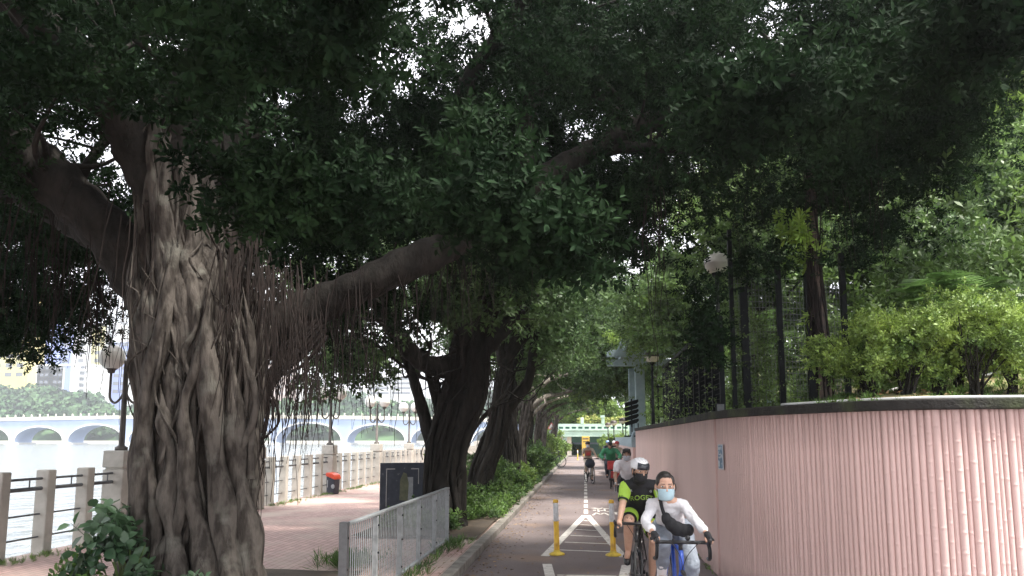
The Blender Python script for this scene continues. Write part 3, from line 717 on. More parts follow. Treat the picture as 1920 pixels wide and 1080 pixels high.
MB().prism([(-.25, 2.62), (.25, 2.62), (0, 3.05)], -.068, -.061, axis='y').build('face', 'bridge_white', ts)
MB().box((0, -.072, 2.76), (.03, .006, .18)).box((0, -.072, 2.66), (.12, .006, .03)).build('symbol', 'black_plastic', ts)
MB().box((0, -.05, 2.2), (.42, .03, .42)).build('lower_plate', 'poster_grey', ts)
MB().lathe([(0, 0), (.19, 0), (.19, .02), (0, .02)], (0, -.10, 1.55), 20, axis='y').build('disc', 'helmet_blue', ts)
# ------------------------------------------------------------------ white hoses, poles on the slope
h = MB().tube(crom([(2.2, 8.65, 2.125), (2.7, 7.75, 2.125), (3.2, 7.28, 2.125), (3.9, 7.1, 2.12), (4.1, 7.08, 2.125)], 8), .016, 8)
tag(h.build('hose', 'hose_white', smooth=True), 'white hose lying along the mossy coping of the pink wall', 'hose')
pts = [A(1660, 730, 9.4), A(1700, 722, 9.8), A(1785, 703, 10.2), A(1860, 686, 10.7), A(1905, 678, 11)]
h = MB().tube(crom([(p[0], p[1], hz(p[0], p[1])+.04) for p in pts], 8), .018, 8)
tag(h.build('hose', 'hose_white', smooth=True), 'white hose running up the grassy slope behind the yellow green shrubs', 'hose')
# ------------------------------------------------------------------ arched river bridge
BY = 270.0
br_ = thing('arch_bridge', 'long pale blue arched bridge with a cream balustrade crossing the river', 'bridge', (-140, BY, 0))
pier_px = [-230, -95, 22, 122, 235, 374, 512, 645, 765, 880, 990]
pxs = [A(p, 833, BY)[0] for p in pier_px]
def deck(x):      # top of the blue wall
    t = (x+145)/120.0; return A(372, 784, BY)[2]-1.9*t*t
wz = -.6
crown = []
side = MB(); ring = MB(); soff = MB(); D = 9.0
for a, b in zip(pxs[:-1], pxs[1:]):
    half = (b-a)/2-1.1; cx = (a+b)/2; hgt = min(deck(cx)-1.9-wz-.4, half*.62); n = 28
    ax = [cx-half*math.cos(math.pi*i/n) for i in range(n+1)]
    az = [wz+.5+hgt*math.sin(math.pi*i/n)**.82 for i in range(n+1)]
    for y_ in (0, D):
        V = []; F = []
        for i in range(n+1): V += [(ax[i]+140, y_, az[i]), (ax[i]+140, y_, deck(ax[i]))]
        for i in range(n): F.append((2*i, 2*i+2, 2*i+3, 2*i+1))
        side.add(V, F)
        for s0, s1 in ((a, ax[0]), (ax[-1], b)): side.add([(s0+140, y_, wz-1), (s1+140, y_, wz-1), (s1+140, y_, deck(s1)), (s0+140, y_, deck(s0))], [(0, 1, 2, 3)])
    V = []; F = []
    for i in range(n+1): V += [(ax[i]+140, 0, az[i]), (ax[i]+140, D, az[i])]
    for i in range(n): F.append((2*i, 2*i+1, 2*i+3, 2*i+2))
    soff.add(V, F)
    V = []; F = []
    for i in range(n+1):
        a_ = math.pi*i/n; ox = -math.cos(a_); oz = math.sin(a_); w = .55
        V += [(ax[i]+140, -.25, az[i]), (ax[i]+140+ox*w*.7, -.25, az[i]+oz*w+.05), (ax[i]+140+ox*w*.7, 0, az[i]+oz*w+.05), (ax[i]+140, 0, az[i])]
    for i in range(n):
        for j in range(3): F.append((4*i+j, 4*i+4+j, 4*i+5+j, 4*i+1+j))
    r_ = MB().add(V, F).build('arch_ring', 'bridge_white', br_)
side.build('side_wall', 'bridge_blue', br_); soff.build('soffit', 'bridge_blue', br_, smooth=True)
for a in pxs: MB().prism([(a+140-2.2, -1.2), (a+140+2.2, -1.2), (a+140+2.2, D+1), (a+140-2.2, D+1)], wz-1, wz+.75).build('pier_base', 'bridge_white', br_)
m = MB(); xs_ = np.linspace(pxs[0], pxs[-1], 60)
for a, b in zip(xs_[:-1], xs_[1:]):
    za, zb2 = deck(a), deck(b)
    m.add([(a+140, -.5, za-.1), (b+140, -.5, zb2-.1), (b+140, -.5, zb2+.25), (a+140, -.5, za+.25), (a+140, D+.5, za-.1), (b+140, D+.5, zb2-.1), (b+140, D+.5, zb2+.25), (a+140, D+.5, za+.25)],
          [(0, 1, 2, 3), (3, 2, 6, 7), (4, 7, 6, 5), (0, 4, 5, 1)])
m.build('deck', 'bridge_cream', br_)
m = MB()
for a, b in zip(xs_[:-1], xs_[1:]):
    za, zb2 = deck(a)+.25, deck(b)+.25
    for y_ in (-.3, D+.1):
        m.add([(a+140, y_, za), (b+140, y_, zb2), (b+140, y_, zb2+.95), (a+140, y_, za+.95), (a+140, y_+.2, za), (b+140, y_+.2, zb2), (b+140, y_+.2, zb2+.95), (a+140, y_+.2, za+.95)],
              [(0, 1, 2, 3), (3, 2, 6, 7), (4, 7, 6, 5)])
m.build('balustrade_panel', 'bridge_cream', br_)
pp = None; x = pxs[1]
while x < pxs[-1]:
    z = deck(x)+.25
    if pp is None: pp = MB().box((0, 0, .65), (.42, .42, 1.3)).lathe([(.26, 1.3), (.20, 1.45), (.27, 1.6), (.12, 1.85), (0, 1.95)], seg=8).build('balustrade_post', 'bridge_cream', br_); o = pp
    else: o = pp.copy(); COL.objects.link(o); o.parent = br_
    o.location = (x+140, -.2, z); x += 3.35
# ------------------------------------------------------------------ far towers
def tower(label, x0, x1, ytop, ybase, Y, bands, floors, wcols, wall='bwall_white', depth=16, group=None):
    """bands: list of (u0,u1,material) vertical colour bands; windows in wcols at every floor"""
    a = A(x0, 800, Y); b = A(x1, 800, Y); zt = A((x0+x1)/2, ytop, Y)[2]; zb_ = A((x0+x1)/2, ybase, Y)[2]; w = b[0]-a[0]
    t = thing('apartment_block', label, 'building', (a[0], Y, 0))
    MB().box2((0, 0, 0), (w, depth, zt)).build('wall', wall, t)
    for (u0, u1, m_) in bands: MB().box2((w*u0, -.6, 0), (w*u1, -.003, zt-.8)).build('facade_band', m_, t)
    fh = (zt-zb_)/floors; wm = None
    for f in range(floors):
        for (u, ww) in wcols:
            if wm is None: wm = MB().box((0, -.62, 0), (1, .1, fh*.42)).build('window', 'window_dark', t); o = wm
            else: o = wm.copy(); COL.objects.link(o); o.parent = t
            o.location = (w*u, -.06, zb_+fh*(f+.55)); o.scale = (w*ww, 1, 1)
    for f in range(floors): pass
    MB().box2((-.3, -.9, zt-.8), (w+.3, depth+.3, zt+.3)).build('roof_edge', wall, t)
    return t, w, zt, zb_, fh
tower('tall yellow and cream apartment tower at the left edge beyond the river', -60, 44, 560, 712, 520, [(0, .35, 'bwall_white'), (.36, .96, 'bwall_yellow')], 9, [(.12, .12), (.45, .12), (.66, .12), (.86, .12)], 'bwall_yellow')
tower('tall blue apartment tower between the yellow tower and the white block', 45, 76, 590, 725, 540, [(.45, 1, 'bwall_blue')], 9, [(.6, .2), (.88, .14)], 'bwall_blue')
tower('white and pale yellow apartment block with a blue end strip beyond the river', 62, 126, 684, 750, 480, [(0, .80, 'bwall_white'), (.02, .78, 'bwall_yellow'), (.84, 1, 'bwall_blue')], 5, [(.16, .10), (.30, .10), (.56, .10), (.70, .10)])
t, w, zt, zb_, fh = tower('white block with stacked open balconies just left of the river lamp', 132, 168, 684, 752, 490, [], 6, [(.3, .5)])
for f in range(6): MB().box((w*.35, -1.2, zb_+fh*(f+.12)), (w*.75, 1.4, fh*.34)).build('balcony', 'bwall_white', t)
tower('pale tall block behind the white balconies', 90, 210, 610, 730, 640, [(.1, .3, 'bwall_blue'), (.6, .8, 'bwall_yellow')], 8, [(.2, .08), (.45, .08), (.7, .08), (.9, .08)])
tower('blue and white block seen under the river lamp globe', 196, 244, 640, 742, 520, [(.2, .8, 'bwall_blue')], 7, [(.35, .2), (.65, .2)])
tower('pinkish apartment block seen through the hanging roots across the river', 488, 560, 676, 742, 600, [(.1, .9, 'bwall_pink')], 6, [(.2, .14), (.45, .14), (.7, .14)])
tower('pale grey block with horizontal window strips behind the second lamp pair', 690, 775, 706, 742, 620, [], 4, [(.25, .4), (.72, .4)])
tower('white tower seen between the branches above the path', 1020, 1100, 560, 800, 700, [(.2, .5, 'bwall_blue')], 12, [(.2, .14), (.5, .14), (.8, .14)])
# ------------------------------------------------------------------ far tree belts and hills
def belt(name, prof, Y, depth, nleaf, size, seed, mat='far_trees', label=None):
    """rounded wooded mass: prof = [(px, top py)...]"""
    rg = np.random.default_rng(seed); px = np.array([p[0] for p in prof], float); py = np.array([p[1] for p in prof], float)
    n = 160; X = np.linspace(A(px[0], 800, Y)[0], A(px[-1], 800, Y)[0], n)
    tops = np.array([A(a, b, Y)[2] for a, b in prof]); xs0 = np.array([A(a, 800, Y)[0] for a in px])
    H = np.interp(X, xs0, tops)
    # crowns: half-ellipsoid bumps
    V = []; F = []; k = 0; C = []
    m = int(n*3.2)
    for i in range(m):
        x = rg.uniform(X[0], X[-1]); yy = rg.uniform(0, depth); r = rg.uniform(.55, 1.25)*size*7
        top = np.interp(x, X, H)*(.45+.55*yy/depth)*rg.uniform(.88, 1.0); C.append((x, Y+yy, max(r*.3, top-r*.8), r))
    C = np.array(C); per = nleaf//m
    u = rg.normal(size=(m, per, 3)); u[:, :, 2] = np.abs(u[:, :, 2])*1.1-.3; u /= np.linalg.norm(u, axis=2)[:, :, None]
    P = C[:, None, :3]+u*C[:, 3][:, None, None]*np.array([1, 1, .9])*rg.uniform(.8, 1.05, (m, per, 1))
    P = P.reshape(-1, 3); Rm = rotmats(len(P), rg, u.reshape(-1, 3)*1.0, .7); T = np.array([(-1, -1, 0), (1, -1, .3), (1, 1, 0), (-1, 1, .3)])*size
    VV = np.einsum('nij,kj->nki', Rm, T)*rg.uniform(.6, 1.3, (len(P), 1, 1))+P[:, None, :]
    FF = np.arange(len(P)*4).reshape(-1, 4)
    lo = np.zeros((n, 2)); V2 = []; F2 = []
    for i in range(n):
        for j, f in enumerate((0, .25, .6, 1.0, 1.4)): V2.append((X[i], Y+depth*f, [0, .5, .72, .86, 0][j]*H[i]-2))
    for i in range(n-1):
        for j in range(4): F2.append((i*5+j, (i+1)*5+j, (i+1)*5+j+1, i*5+j+1))
    o = np_mesh(name, np.vstack([VV.reshape(-1, 3), V2]), np.vstack([FF, np.array(F2)+len(P)*4]), M[mat])
    o['kind'] = 'stuff'; o['label'] = label; return o
belt('tree_belt', [(-300, 700), (0, 712), (60, 716), (90, 735), (140, 752), (175, 745), (230, 740), (300, 735), (500, 735), (560, 728), (640, 735), (760, 742), (900, 745), (1010, 760)], 340, 45, 60000, .85, 5, label='hazy green wooded bank beyond the arched bridge')
belt('wooded_hill', [(-100, 760), (250, 720), (480, 705), (560, 712), (650, 722), (760, 730), (900, 700), (1010, 690), (1100, 720)], 560, 110, 30000, 1.8, 6, label='far hazy blue green hillside above the bridge')
# ------------------------------------------------------------------ banyans
def spine_frame(P):
    T = np.gradient(P, axis=0); T /= np.linalg.norm(T, axis=1)[:, None]
    N = np.zeros_like(P); B = np.zeros_like(P); v = np.array([1.0, 0, 0])
    for i in range(len(P)):
        v = v-T[i]*np.dot(v, T[i]); v /= np.linalg.norm(v); N[i] = v; B[i] = np.cross(T[i], v)
    return N, B
def braided(m, pts, nst, rst, seed, seg=7, core=True, wob=.12, tw=1.2):
    """trunk of fused aerial roots. pts rows: x,y,z,R from ground to fork"""
    rg = np.random.default_rng(seed); P = crom(pts, 10); R_ = P[:, 3]; P = P[:, :3]; N, B = spine_frame(P); n = len(P)
    if core: m.tube(P, R_*.80, 18, wob=.06)
    for s in range(nst):
        a0 = 2*math.pi*s/nst+rg.uniform(-.25, .25); da = rg.normal()*tw; ph = rg.uniform(0, 6); fr = rg.uniform(1, 2.6)
        i0 = 0 if rg.random() < .8 else int(n*rg.uniform(0, .4)); i1 = n if rg.random() < .6 else int(n*rg.uniform(.5, 1))
        if i1-i0 < 5: continue
        t = np.linspace(0, 1, n)[i0:i1]; an = a0+da*(t-.3)*t+.16*np.sin(fr*6*t+ph)
        r0 = rst*rg.uniform(.45, 1.5); rr = r0*(1+.22*np.sin(5*t*fr+ph*2)+.35*np.clip(1-t*7, 0, 1)); q = np.linspace(0, 1, i1-i0)
        end = np.clip((1-q)*6, .12, 1)*(np.clip(q*6, .12, 1) if i0 else 1); rr = rr*end
        off = (R_[i0:i1]*rg.uniform(.80, .97)+.018*np.sin(9*t+ph))*(.82+.18*end)
        Q = P[i0:i1]+N[i0:i1]*(np.cos(an)*off)[:, None]+B[i0:i1]*(np.sin(an)*off)[:, None]
        m.tube(Q, rr, seg, wob=wob)
def vines(m, pts, nv, rv, seed):
    """thin wandering rootlets on the surface"""
    rg = np.random.default_rng(seed); P = crom(pts, 10); R_ = P[:, 3]; P = P[:, :3]; N, B = spine_frame(P); n = len(P)
    for s in range(nv):
        a = rg.uniform(0, 6.28); i0 = int(rg.uniform(0, n*.75)); ln = int(rg.uniform(n*.12, n*.5)); i1 = min(n, i0+ln)
        if i1-i0 < 4: continue
        t = np.linspace(0, 1, i1-i0); an = a+rg.normal()*1.1*t+.25*np.sin(t*rg.uniform(4, 14)+a); off = R_[i0:i1]*1.0+rst_out(rg, t)
        Q = P[i0:i1]+N[i0:i1]*(np.cos(an)*off)[:, None]+B[i0:i1]*(np.sin(an)*off)[:, None]
        m.tube(Q, rv*rg.uniform(.5, 1.3), 5, caps=False)
def rst_out(rg, t): return .05+.05*np.sin(t*rg.uniform(3, 10)+rg.uniform(0, 6))
def hang(m, p, n, sp, len_, r, seed, jit=.05):
    """aerial roots dangling from around p: sp = (sx,sy) spread, len_ = (lo,hi)"""
    rg = np.random.default_rng(seed)
    for i in range(n):
        x = p[0]+rg.normal()*sp[0]; y = p[1]+rg.normal()*sp[1]; z = p[2]+rg.uniform(-.2, .1); L_ = rg.uniform(*len_); k = max(4, int(L_/.22))
        t = np.linspace(0, 1, k); ph = rg.uniform(0, 6, 4)
        Q = np.stack([x+jit*(np.sin(t*L_*2.3+ph[0])-math.sin(ph[0]))+.4*jit*np.sin(t*L_*7+ph[2])+rg.normal()*.06*t, y+jit*(np.sin(t*L_*2.0+ph[1])-math.sin(ph[1])), z-L_*t], 1)
        m.tube(Q, r*rg.uniform(.5, 1.5)*(1-.55*t), 3, caps=False)
def limb(pts, r0, r1, n=8):
    P = np.array(pts, float); t = np.linspace(0, 1, len(P)); return crom(np.hstack([P, (r0*(1-t)+r1*t)[:, None]]), n)
def limbs_mesh(m, L_, seg=12):
    for l in L_: m.tube(l[:, :3], l[:, 3]*(1+.07*np.sin(np.arange(len(l))*1.9)), seg, wob=.07)
def shoots(m, L_, cnt, ln, rg):
    """secondary branches leaving the limbs"""
    ends = []
    for l in L_:
        for i in range(cnt):
            k = rg.integers(len(l)//3, len(l)); p = l[k, :3]; d = rg.normal(size=3); d[2] = abs(d[2])*.7+.1; d /= np.linalg.norm(d)
            q = p+d*ln*rg.uniform(.5, 1.2); mid = (p+q)/2+rg.normal(size=3)*ln*.12
            m.tube(crom([p, mid, q], 4), np.linspace(min(.045, max(.018, l[k, 3]*.35)), .008, 9), 6, caps=False); ends.append(q)
    return ends

# ---- the big banyan in front -------------------------------------------------
YB = 7.2
t1 = thing('banyan_tree', 'huge nearest banyan with a braided trunk of fused roots and a limb over the path', 'tree', (A(358, 1150, YB)[0], YB, .12))
o1 = np.array(t1.location)
def L1(p): return tuple(np.array(p)-o1)
def P1(x, y, Y=YB): return L1(A(x, y, Y))
sp1 = [(*P1(358, 1185), .80), (*P1(360, 1120), .68), (*P1(361, 1050), .59), (*P1(363, 950), .54), (*P1(367, 850), .53), (*P1(372, 750), .545), (*P1(376, 660), .59), (*P1(368, 590), .60), (*P1(352, 500), .52), (*P1(342, 420, 7.1), .42), (*P1(332, 340, 7.0), .34), (*P1(325, 260, 6.9), .27), (*P1(325, 180, 6.8), .20)]
m = MB(); braided(m, sp1, 34, .085, 3, seg=8); braided(m, sp1, 26, .050, 5, seg=7, core=False, tw=2.4); braided(m, [(*p[:3], p[3]*1.07) for p in sp1], 60, .024, 9, seg=6, core=False, tw=1.0)
# bold roots that cross the front of the trunk, read off the photo
def x0_(p): return p[0][0]
def fr(pts, r0, r1, dy=-.62): 
    P = [(*P1(x, y, YB+dy*k), r) for (x, y, k), r in zip(pts, np.linspace(r0, r1, len(pts)))]; Q = crom(P, 8); q = np.linspace(0, 1, len(Q)); m.tube(Q[:, :3], Q[:, 3]*np.clip(q*5, .08, 1)*(1+.18*np.sin(q*17+x0_(pts))), 9, wob=.16)
fr([(335, 380, .3), (330, 460, .8), (318, 560, .95), (300, 640, 1), (282, 720, 1), (272, 820, .95), (268, 900, .95), (262, 1000, 1.0), (250, 1130, 1.15)], .07, .10)
fr([(392, 520, .9), (388, 620, 1), (392, 720, 1), (402, 820, 1), (412, 920, 1), (425, 1020, 1.1), (440, 1140, 1.3)], .075, .12)
fr([(345, 700, 1), (340, 800, 1), (350, 880, 1), (362, 950, 1.05), (385, 1030, 1.1), (400, 1140, 1.3)], .05, .12)
fr([(300, 720, 1), (310, 790, 1), (322, 860, 1), (318, 940, 1.05), (326, 1020, 1.1), (330, 1140, 1.25)], .055, .11)
fr([(395, 560, 1), (380, 660, 1.05), (345, 760, 1.05), (352, 870, 1.08), (340, 960, 1.1), (300, 1060, 1.15), (280, 1140, 1.25)], .05, .08)
fr([(430, 640, .8), (440, 760, .8), (446, 860, .8), (456, 960, .85), (470, 1060, .9), (480, 1150, 1.0)], .08, .13)
fr([(250, 560, .5), (252, 680, .6), (260, 780, .6), (255, 880, .6), (248, 980, .6), (225, 1140, .8)], .045, .075)
fr([(270, 800, 1), (285, 900, 1.05), (295, 1000, 1.05), (300, 1140, 1.2)], .04, .07)
fr([(425, 600, 1), (370, 700, 1.08), (330, 780, 1.08), (300, 870, 1.08)], .018, .014)
fr([(255, 500, .7), (300, 640, 1.08), (290, 740, 1.1), (335, 830, 1.1)], .016, .012)
for i_ in range(46):
    rq = np.random.default_rng(4000+i_); xa = rq.uniform(262, 470); ya_ = rq.uniform(380, 900); ln_ = rq.uniform(150, 480); dx_ = rq.normal()*16
    fr([(xa, ya_, .93), (xa+dx_+rq.normal()*7, ya_+ln_*.33, .98), (xa+dx_*.4+rq.normal()*9, ya_+ln_*.66, 1.0), (xa+dx_+rq.normal()*9, ya_+ln_, 1.04)], rq.uniform(.010, .034), rq.uniform(.010, .034), dy=-.62*min(1, .72+.28*(1-abs(xa-366)/110)))
trunk = m.build('trunk', 'bark', t1, smooth=True)
LB = [limb([P1(345, 640, 7.2), P1(290, 545, 7.15), (P1(205, 440, 7.0)), P1(110, 345, 6.8), P1(0, 262, 6.6), P1(-160, 190, 6.4), P1(-400, 120, 6.2)], .31, .17),
      limb([P1(330, 600, 7.3), P1(240, 480, 7.3), P1(150, 420, 7.3), P1(60, 375, 7.3), P1(-60, 330, 7.3)], .22, .12),
      limb([P1(350, 560), P1(318, 430, 7.0), P1(262, 300, 6.8), P1(205, 190, 6.5), P1(140, 90, 6.2), P1(30, 10, 5.9), P1(-60, -40, 5.6)], .23, .11),
      limb([P1(150, 330, 7), P1(185, 280, 7.1), P1(232, 215, 7.2), P1(250, 120, 7.3)], .06, .04),
      limb([P1(372, 560), P1(350, 420, 7.0), P1(336, 300, 6.9), P1(345, 200, 6.8), P1(390, 60, 6.6), P1(430, -80, 6.4)], .25, .13),
      limb([P1(400, 600, 7.4), P1(408, 460, 7.6), P1(412, 330, 7.9), P1(450, 180, 8.3), P1(520, 20, 8.6)], .30, .16),
      limb([P1(420, 700, 7.6), P1(500, 630, 7.8), P1(600, 570, 8.0), P1(700, 525, 8.1), P1(820, 470, 8.3), P1(900, 425, 8.5), P1(990, 355, 8.8), P1(1090, 292, 9.0), P1(1200, 238, 9.2), P1(1300, 200, 9.3), P1(1430, 150, 9.4), P1(1600, 100, 9.5)], .235, .10),
      limb([P1(1200, 238, 9.2), P1(1140, 200, 9.3), P1(1075, 130, 9.4), P1(1010, 60, 9.4), P1(960, -30, 9.4)], .08, .05),
      limb([P1(1100, 288, 9.0), P1(1180, 276, 9.1), P1(1265, 280, 9.2), P1(1360, 298, 9.2)], .09, .04),
      limb([P1(990, 355, 8.8), P1(985, 250, 8.9), P1(1010, 160, 9.0), P1(1080, 85, 9.1), P1(1190, 40, 9.2), P1(1290, 30, 9.3)], .13, .06),
      limb([P1(1010, 160, 9.0), P1(1060, 130, 9.1), P1(1150, 75, 9.2)], .09, .04),
      limb([P1(900, 425, 8.5), P1(860, 300, 8.6), P1(880, 150, 8.7), P1(960, 40, 8.6), P1(1000, -60, 8.5)], .14, .08),
      limb([P1(1560, 105, 9.4), P1(1580, 60, 9.0), P1(1600, -20, 8.6)], .07, .06),
      limb([P1(1500, 130, 9.4), P1(1600, 50, 9.1), P1(1680, 60, 8.9), P1(1730, -20, 8.5)], .07, .06)]
rg = np.random.default_rng(21)
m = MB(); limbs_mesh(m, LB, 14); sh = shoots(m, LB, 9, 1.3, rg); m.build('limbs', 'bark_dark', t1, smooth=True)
m = MB(); rg = np.random.default_rng(8); P = crom(sp1, 6)
vines(m, sp1, 30, .007, 77); m.build('rootlets', 'bark', t1, smooth=True)
m = MB()
for (x, y, Y, n, sx, lo, hi) in [(520, 520, 7.6, 48, .22, 1.2, 2.3), (470, 480, 7.5, 60, .15, 1.2, 2.4), (590, 560, 7.9, 70, .22, .5, 1.5), (680, 520, 8.2, 60, .3, .5, 1.7), (780, 480, 8.5, 36, .3, .4, 1.4), (860, 450, 8.6, 26, .3, .3, 1.1),
                                 (150, 440, 7.1, 44, .5, .4, 1.3), (60, 360, 6.8, 34, .5, .5, 1.6), (180, 520, 7.2, 44, .22, .4, 1.1), (300, 420, 6.9, 30, .2, .8, 2.0), (560, 690, 7.6, 40, .2, .3, .9),
                                 (1215, 250, 9.2, 18, .06, 1.2, 3.2), (1400, 200, 9.4, 10, .3, .6, 2.4), (1540, 260, 9.4, 9, .15, 1.0, 2.6), (1600, 220, 9.4, 9, .1, 1.4, 2.9), (1330, 280, 9.2, 8, .2, .5, 1.5)]:
    hang(m, P1(x, y, Y), n, (sx, .25), (lo, hi), .0060, 100+x)
for (x, y, Y, n, sx, lo, hi) in [(505, 490, 7.0, 60, .15, .7, 2.2), (560, 540, 7.2, 22, .18, .4, 1.5), (460, 430, 6.9, 64, .09, 1.0, 2.4)]: hang(m, P1(x, y, Y), n, (sx, .2), (lo, hi), .007, 300+x)
# thick black root bundle right of the trunk
for i in range(34):
    rg2 = np.random.default_rng(900+i)
    x = 545+rg2.normal()*14; y = 655+rg2.normal()*8; pts = [P1(x+50, y-45, 7.8), P1(x, y+12, 7.7), P1(505+rg2.normal()*9, 712+rg2.normal()*8, 7.65), P1(490+rg2.normal()*14, 780+rg2.normal()*14, 7.6), P1(478+rg2.normal()*12, 850+rg2.normal()*20, 7.6)]
    if rg2.random() < .5: pts.append(P1(472+rg2.normal()*8, 960+rg2.normal()*20, 7.55))
    Q = crom(pts, 6); m.tube(Q, np.linspace(.022, .004, len(Q))*rg2.uniform(.5, 1.2), 4, caps=False)
o = m.build('aerial_roots', 'aerial_root', t1); o['kind'] = 'stuff'
# foliage
rg = np.random.default_rng(31)
near = [blob(110, 130, 5.4, .45, 90), blob(20, 50, 5.0, .45, 90), blob(240, 110, 5.2, .35, 70), blob(480, 40, 4.3, .7, 190), blob(620, 70, 4.6, .55, 150), blob(380, 90, 4.8, .5, 90), blob(700, -20, 4.6, .5, 110),
        blob(470, 360, 5.6, .42, 150), blob(560, 400, 5.8, .36, 120), blob(640, 360, 6.0, .45, 130), blob(420, 210, 5.8, .5, 110), blob(720, 380, 6.4, .4, 110),
        blob(880, 390, 5.6, .38, 130), blob(960, 410, 5.3, .36, 170), blob(1045, 440, 5.2, .24, 110), blob(900, 310, 5.8, .5, 130), blob(1095, 500, 5.2, .12, 30),
        blob(1380, 190, 5.8, .42, 170), blob(1480, 160, 5.6, .42, 150), blob(1560, 210, 6.0, .35, 90), blob(1780, 60, 5.4, .45, 130), blob(1880, 20, 5.2, .45, 130), blob(1650, 110, 6.0, .4, 90)]
# clearings in the crown: (px, py, rx, ry, fraction removed)
HOLES = [(810, 70, 140, 120, .66), (730, 140, 80, 60, .66), (870, 30, 60, 50, .75), (740, 210, 160, 60, .45), (540, 190, 40, 25, .75), (1010, 190, 120, 60, .4), (150, 225, 120, 80, .72), (90, 300, 90, 50, .5), (230, 285, 70, 45, .7), (530, 195, 30, 20, .7), (110, 570, 150, 75, .62), (250, 520, 60, 60, .7),
         (1100, 60, 90, 60, .45), (1180, 240, 120, 35, .4), (1200, 300, 140, 40, .55), (1900, 330, 90, 230, .9), (1700, 440, 240, 90, .62), (1230, 450, 130, 110, .45), (1400, 400, 220, 120, .50), (1225, 620, 85, 150, .96), (1400, 640, 50, 90, .95), (1340, 490, 26, 22, .8), (1500, 560, 150, 70, .85), (1760, 560, 220, 60, .95),
         (205, 700, 60, 50, .95), (1340, 490, 40, 30, .9), (1560, 560, 200, 60, .6), (1330, 430, 150, 60, .5), (660, 640, 150, 60, .55), (1050, 620, 120, 60, .5), (640, 440, 120, 60, .45), (1620, 300, 240, 120, .34), (1450, 430, 160, 70, .4), (1300, 330, 120, 60, .35), (30, 60, 150, 90, .35)]
def project(P):
    d = P-np.array([0, 0, EYE]); w = d@_F; return 960+FPX*(d@_R)/w, 652-FPX*(d@_U)/w, w
def thin(C, D_, rg, holes=HOLES):
    x, y, w = project(C); keep = np.ones(len(C), bool)
    for hx, hy, rx, ry, f in holes:
        q = ((x-hx)/rx)**2+((y-hy)/ry)**2; keep &= ~((q < 1) & (w > 0) & (rg.random(len(C)) < f*np.clip(1.5*(1-q)+.35, 0, 1)))
    return C[keep], D_[keep]
C, D_ = cloud(near, rg, clump=.20, per=8)
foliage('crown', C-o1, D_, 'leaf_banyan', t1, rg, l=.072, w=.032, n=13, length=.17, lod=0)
mid = []
def fill(x0, x1, y0, y1, Ys, r, n, cnt, rg=rg, rz=None):
    for _ in range(cnt):
        mid.append(blob(rg.uniform(x0, x1), rg.uniform(y0, y1), rg.uniform(*Ys), r*rg.uniform(.7, 1.2), n, rz))
fill(-150, 1750, -80, 130, (7, 11.5), .9, 190, 70)
fill(330, 1500, 120, 330, (8.5, 12), .85, 190, 60)
fill(300, 950, 250, 470, (8.6, 12), .75, 180, 34)
fill(950, 1180, 300, 480, (9, 12), .6, 150, 13)
fill(1150, 1480, 320, 520, (9.5, 12.5), .55, 120, 15)
fill(1265, 1345, 540, 660, (10, 12), .24, 70, 5)
fill(1450, 1780, 280, 460, (9.5, 12), .55, 100, 20)
fill(1400, 1640, 440, 540, (9.5, 12), .38, 60, 8)
fill(1350, 1830, 130, 330, (8.5, 12), .75, 150, 26)
fill(-100, 260, -60, 130, (7.5, 9), .8, 150, 15)
fill(-80, 180, 120, 260, (8.5, 11), .7, 80, 9)
fill(-80, 215, 480, 630, (9, 11), .5, 150, 30)
fill(-80, 190, 330, 480, (8.5, 11), .6, 130, 20)
fill(560, 760, 500, 640, (9.5, 12), .5, 90, 10)
fill(1110, 1220, 370, 470, (9.5, 12), .45, 110, 6)
fill(1740, 1880, 60, 330, (8.5, 11), .6, 120, 16)
fill(1780, 1980, -80, 70, (6.5, 9), .7, 150, 9)
fill(-60, 230, 130, 240, (6.6, 8), .45, 110, 9)
fill(-60, 200, 180, 330, (6.2, 6.6), .28, 50, 9)
fill(150, 330, 330, 480, (8.5, 10), .5, 60, 5)
C, D_ = cloud(mid, rg, clump=.30, per=14); C, D_ = thin(C, D_, rg)
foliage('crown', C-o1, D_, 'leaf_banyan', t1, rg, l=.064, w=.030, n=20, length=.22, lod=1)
# unseen extension of the crown behind the camera, added to shade trunk and leaves
shade_crown = [(rg.uniform(-12, .8), rg.uniform(-9, 4.8), rg.uniform(6.2, 8.2), 1.3, 1.3, .7, 150) for _ in range(130)]+[(rg.uniform(-10, -1), rg.uniform(-6, 1.2), rg.uniform(4.4, 6.0), 1.0, 1.0, .6, 150) for _ in range(50)]
C, D_ = cloud(shade_crown, rg, clump=.4, per=12)
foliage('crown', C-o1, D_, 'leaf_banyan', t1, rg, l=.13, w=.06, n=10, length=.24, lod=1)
print('t1 twigs', len(C))

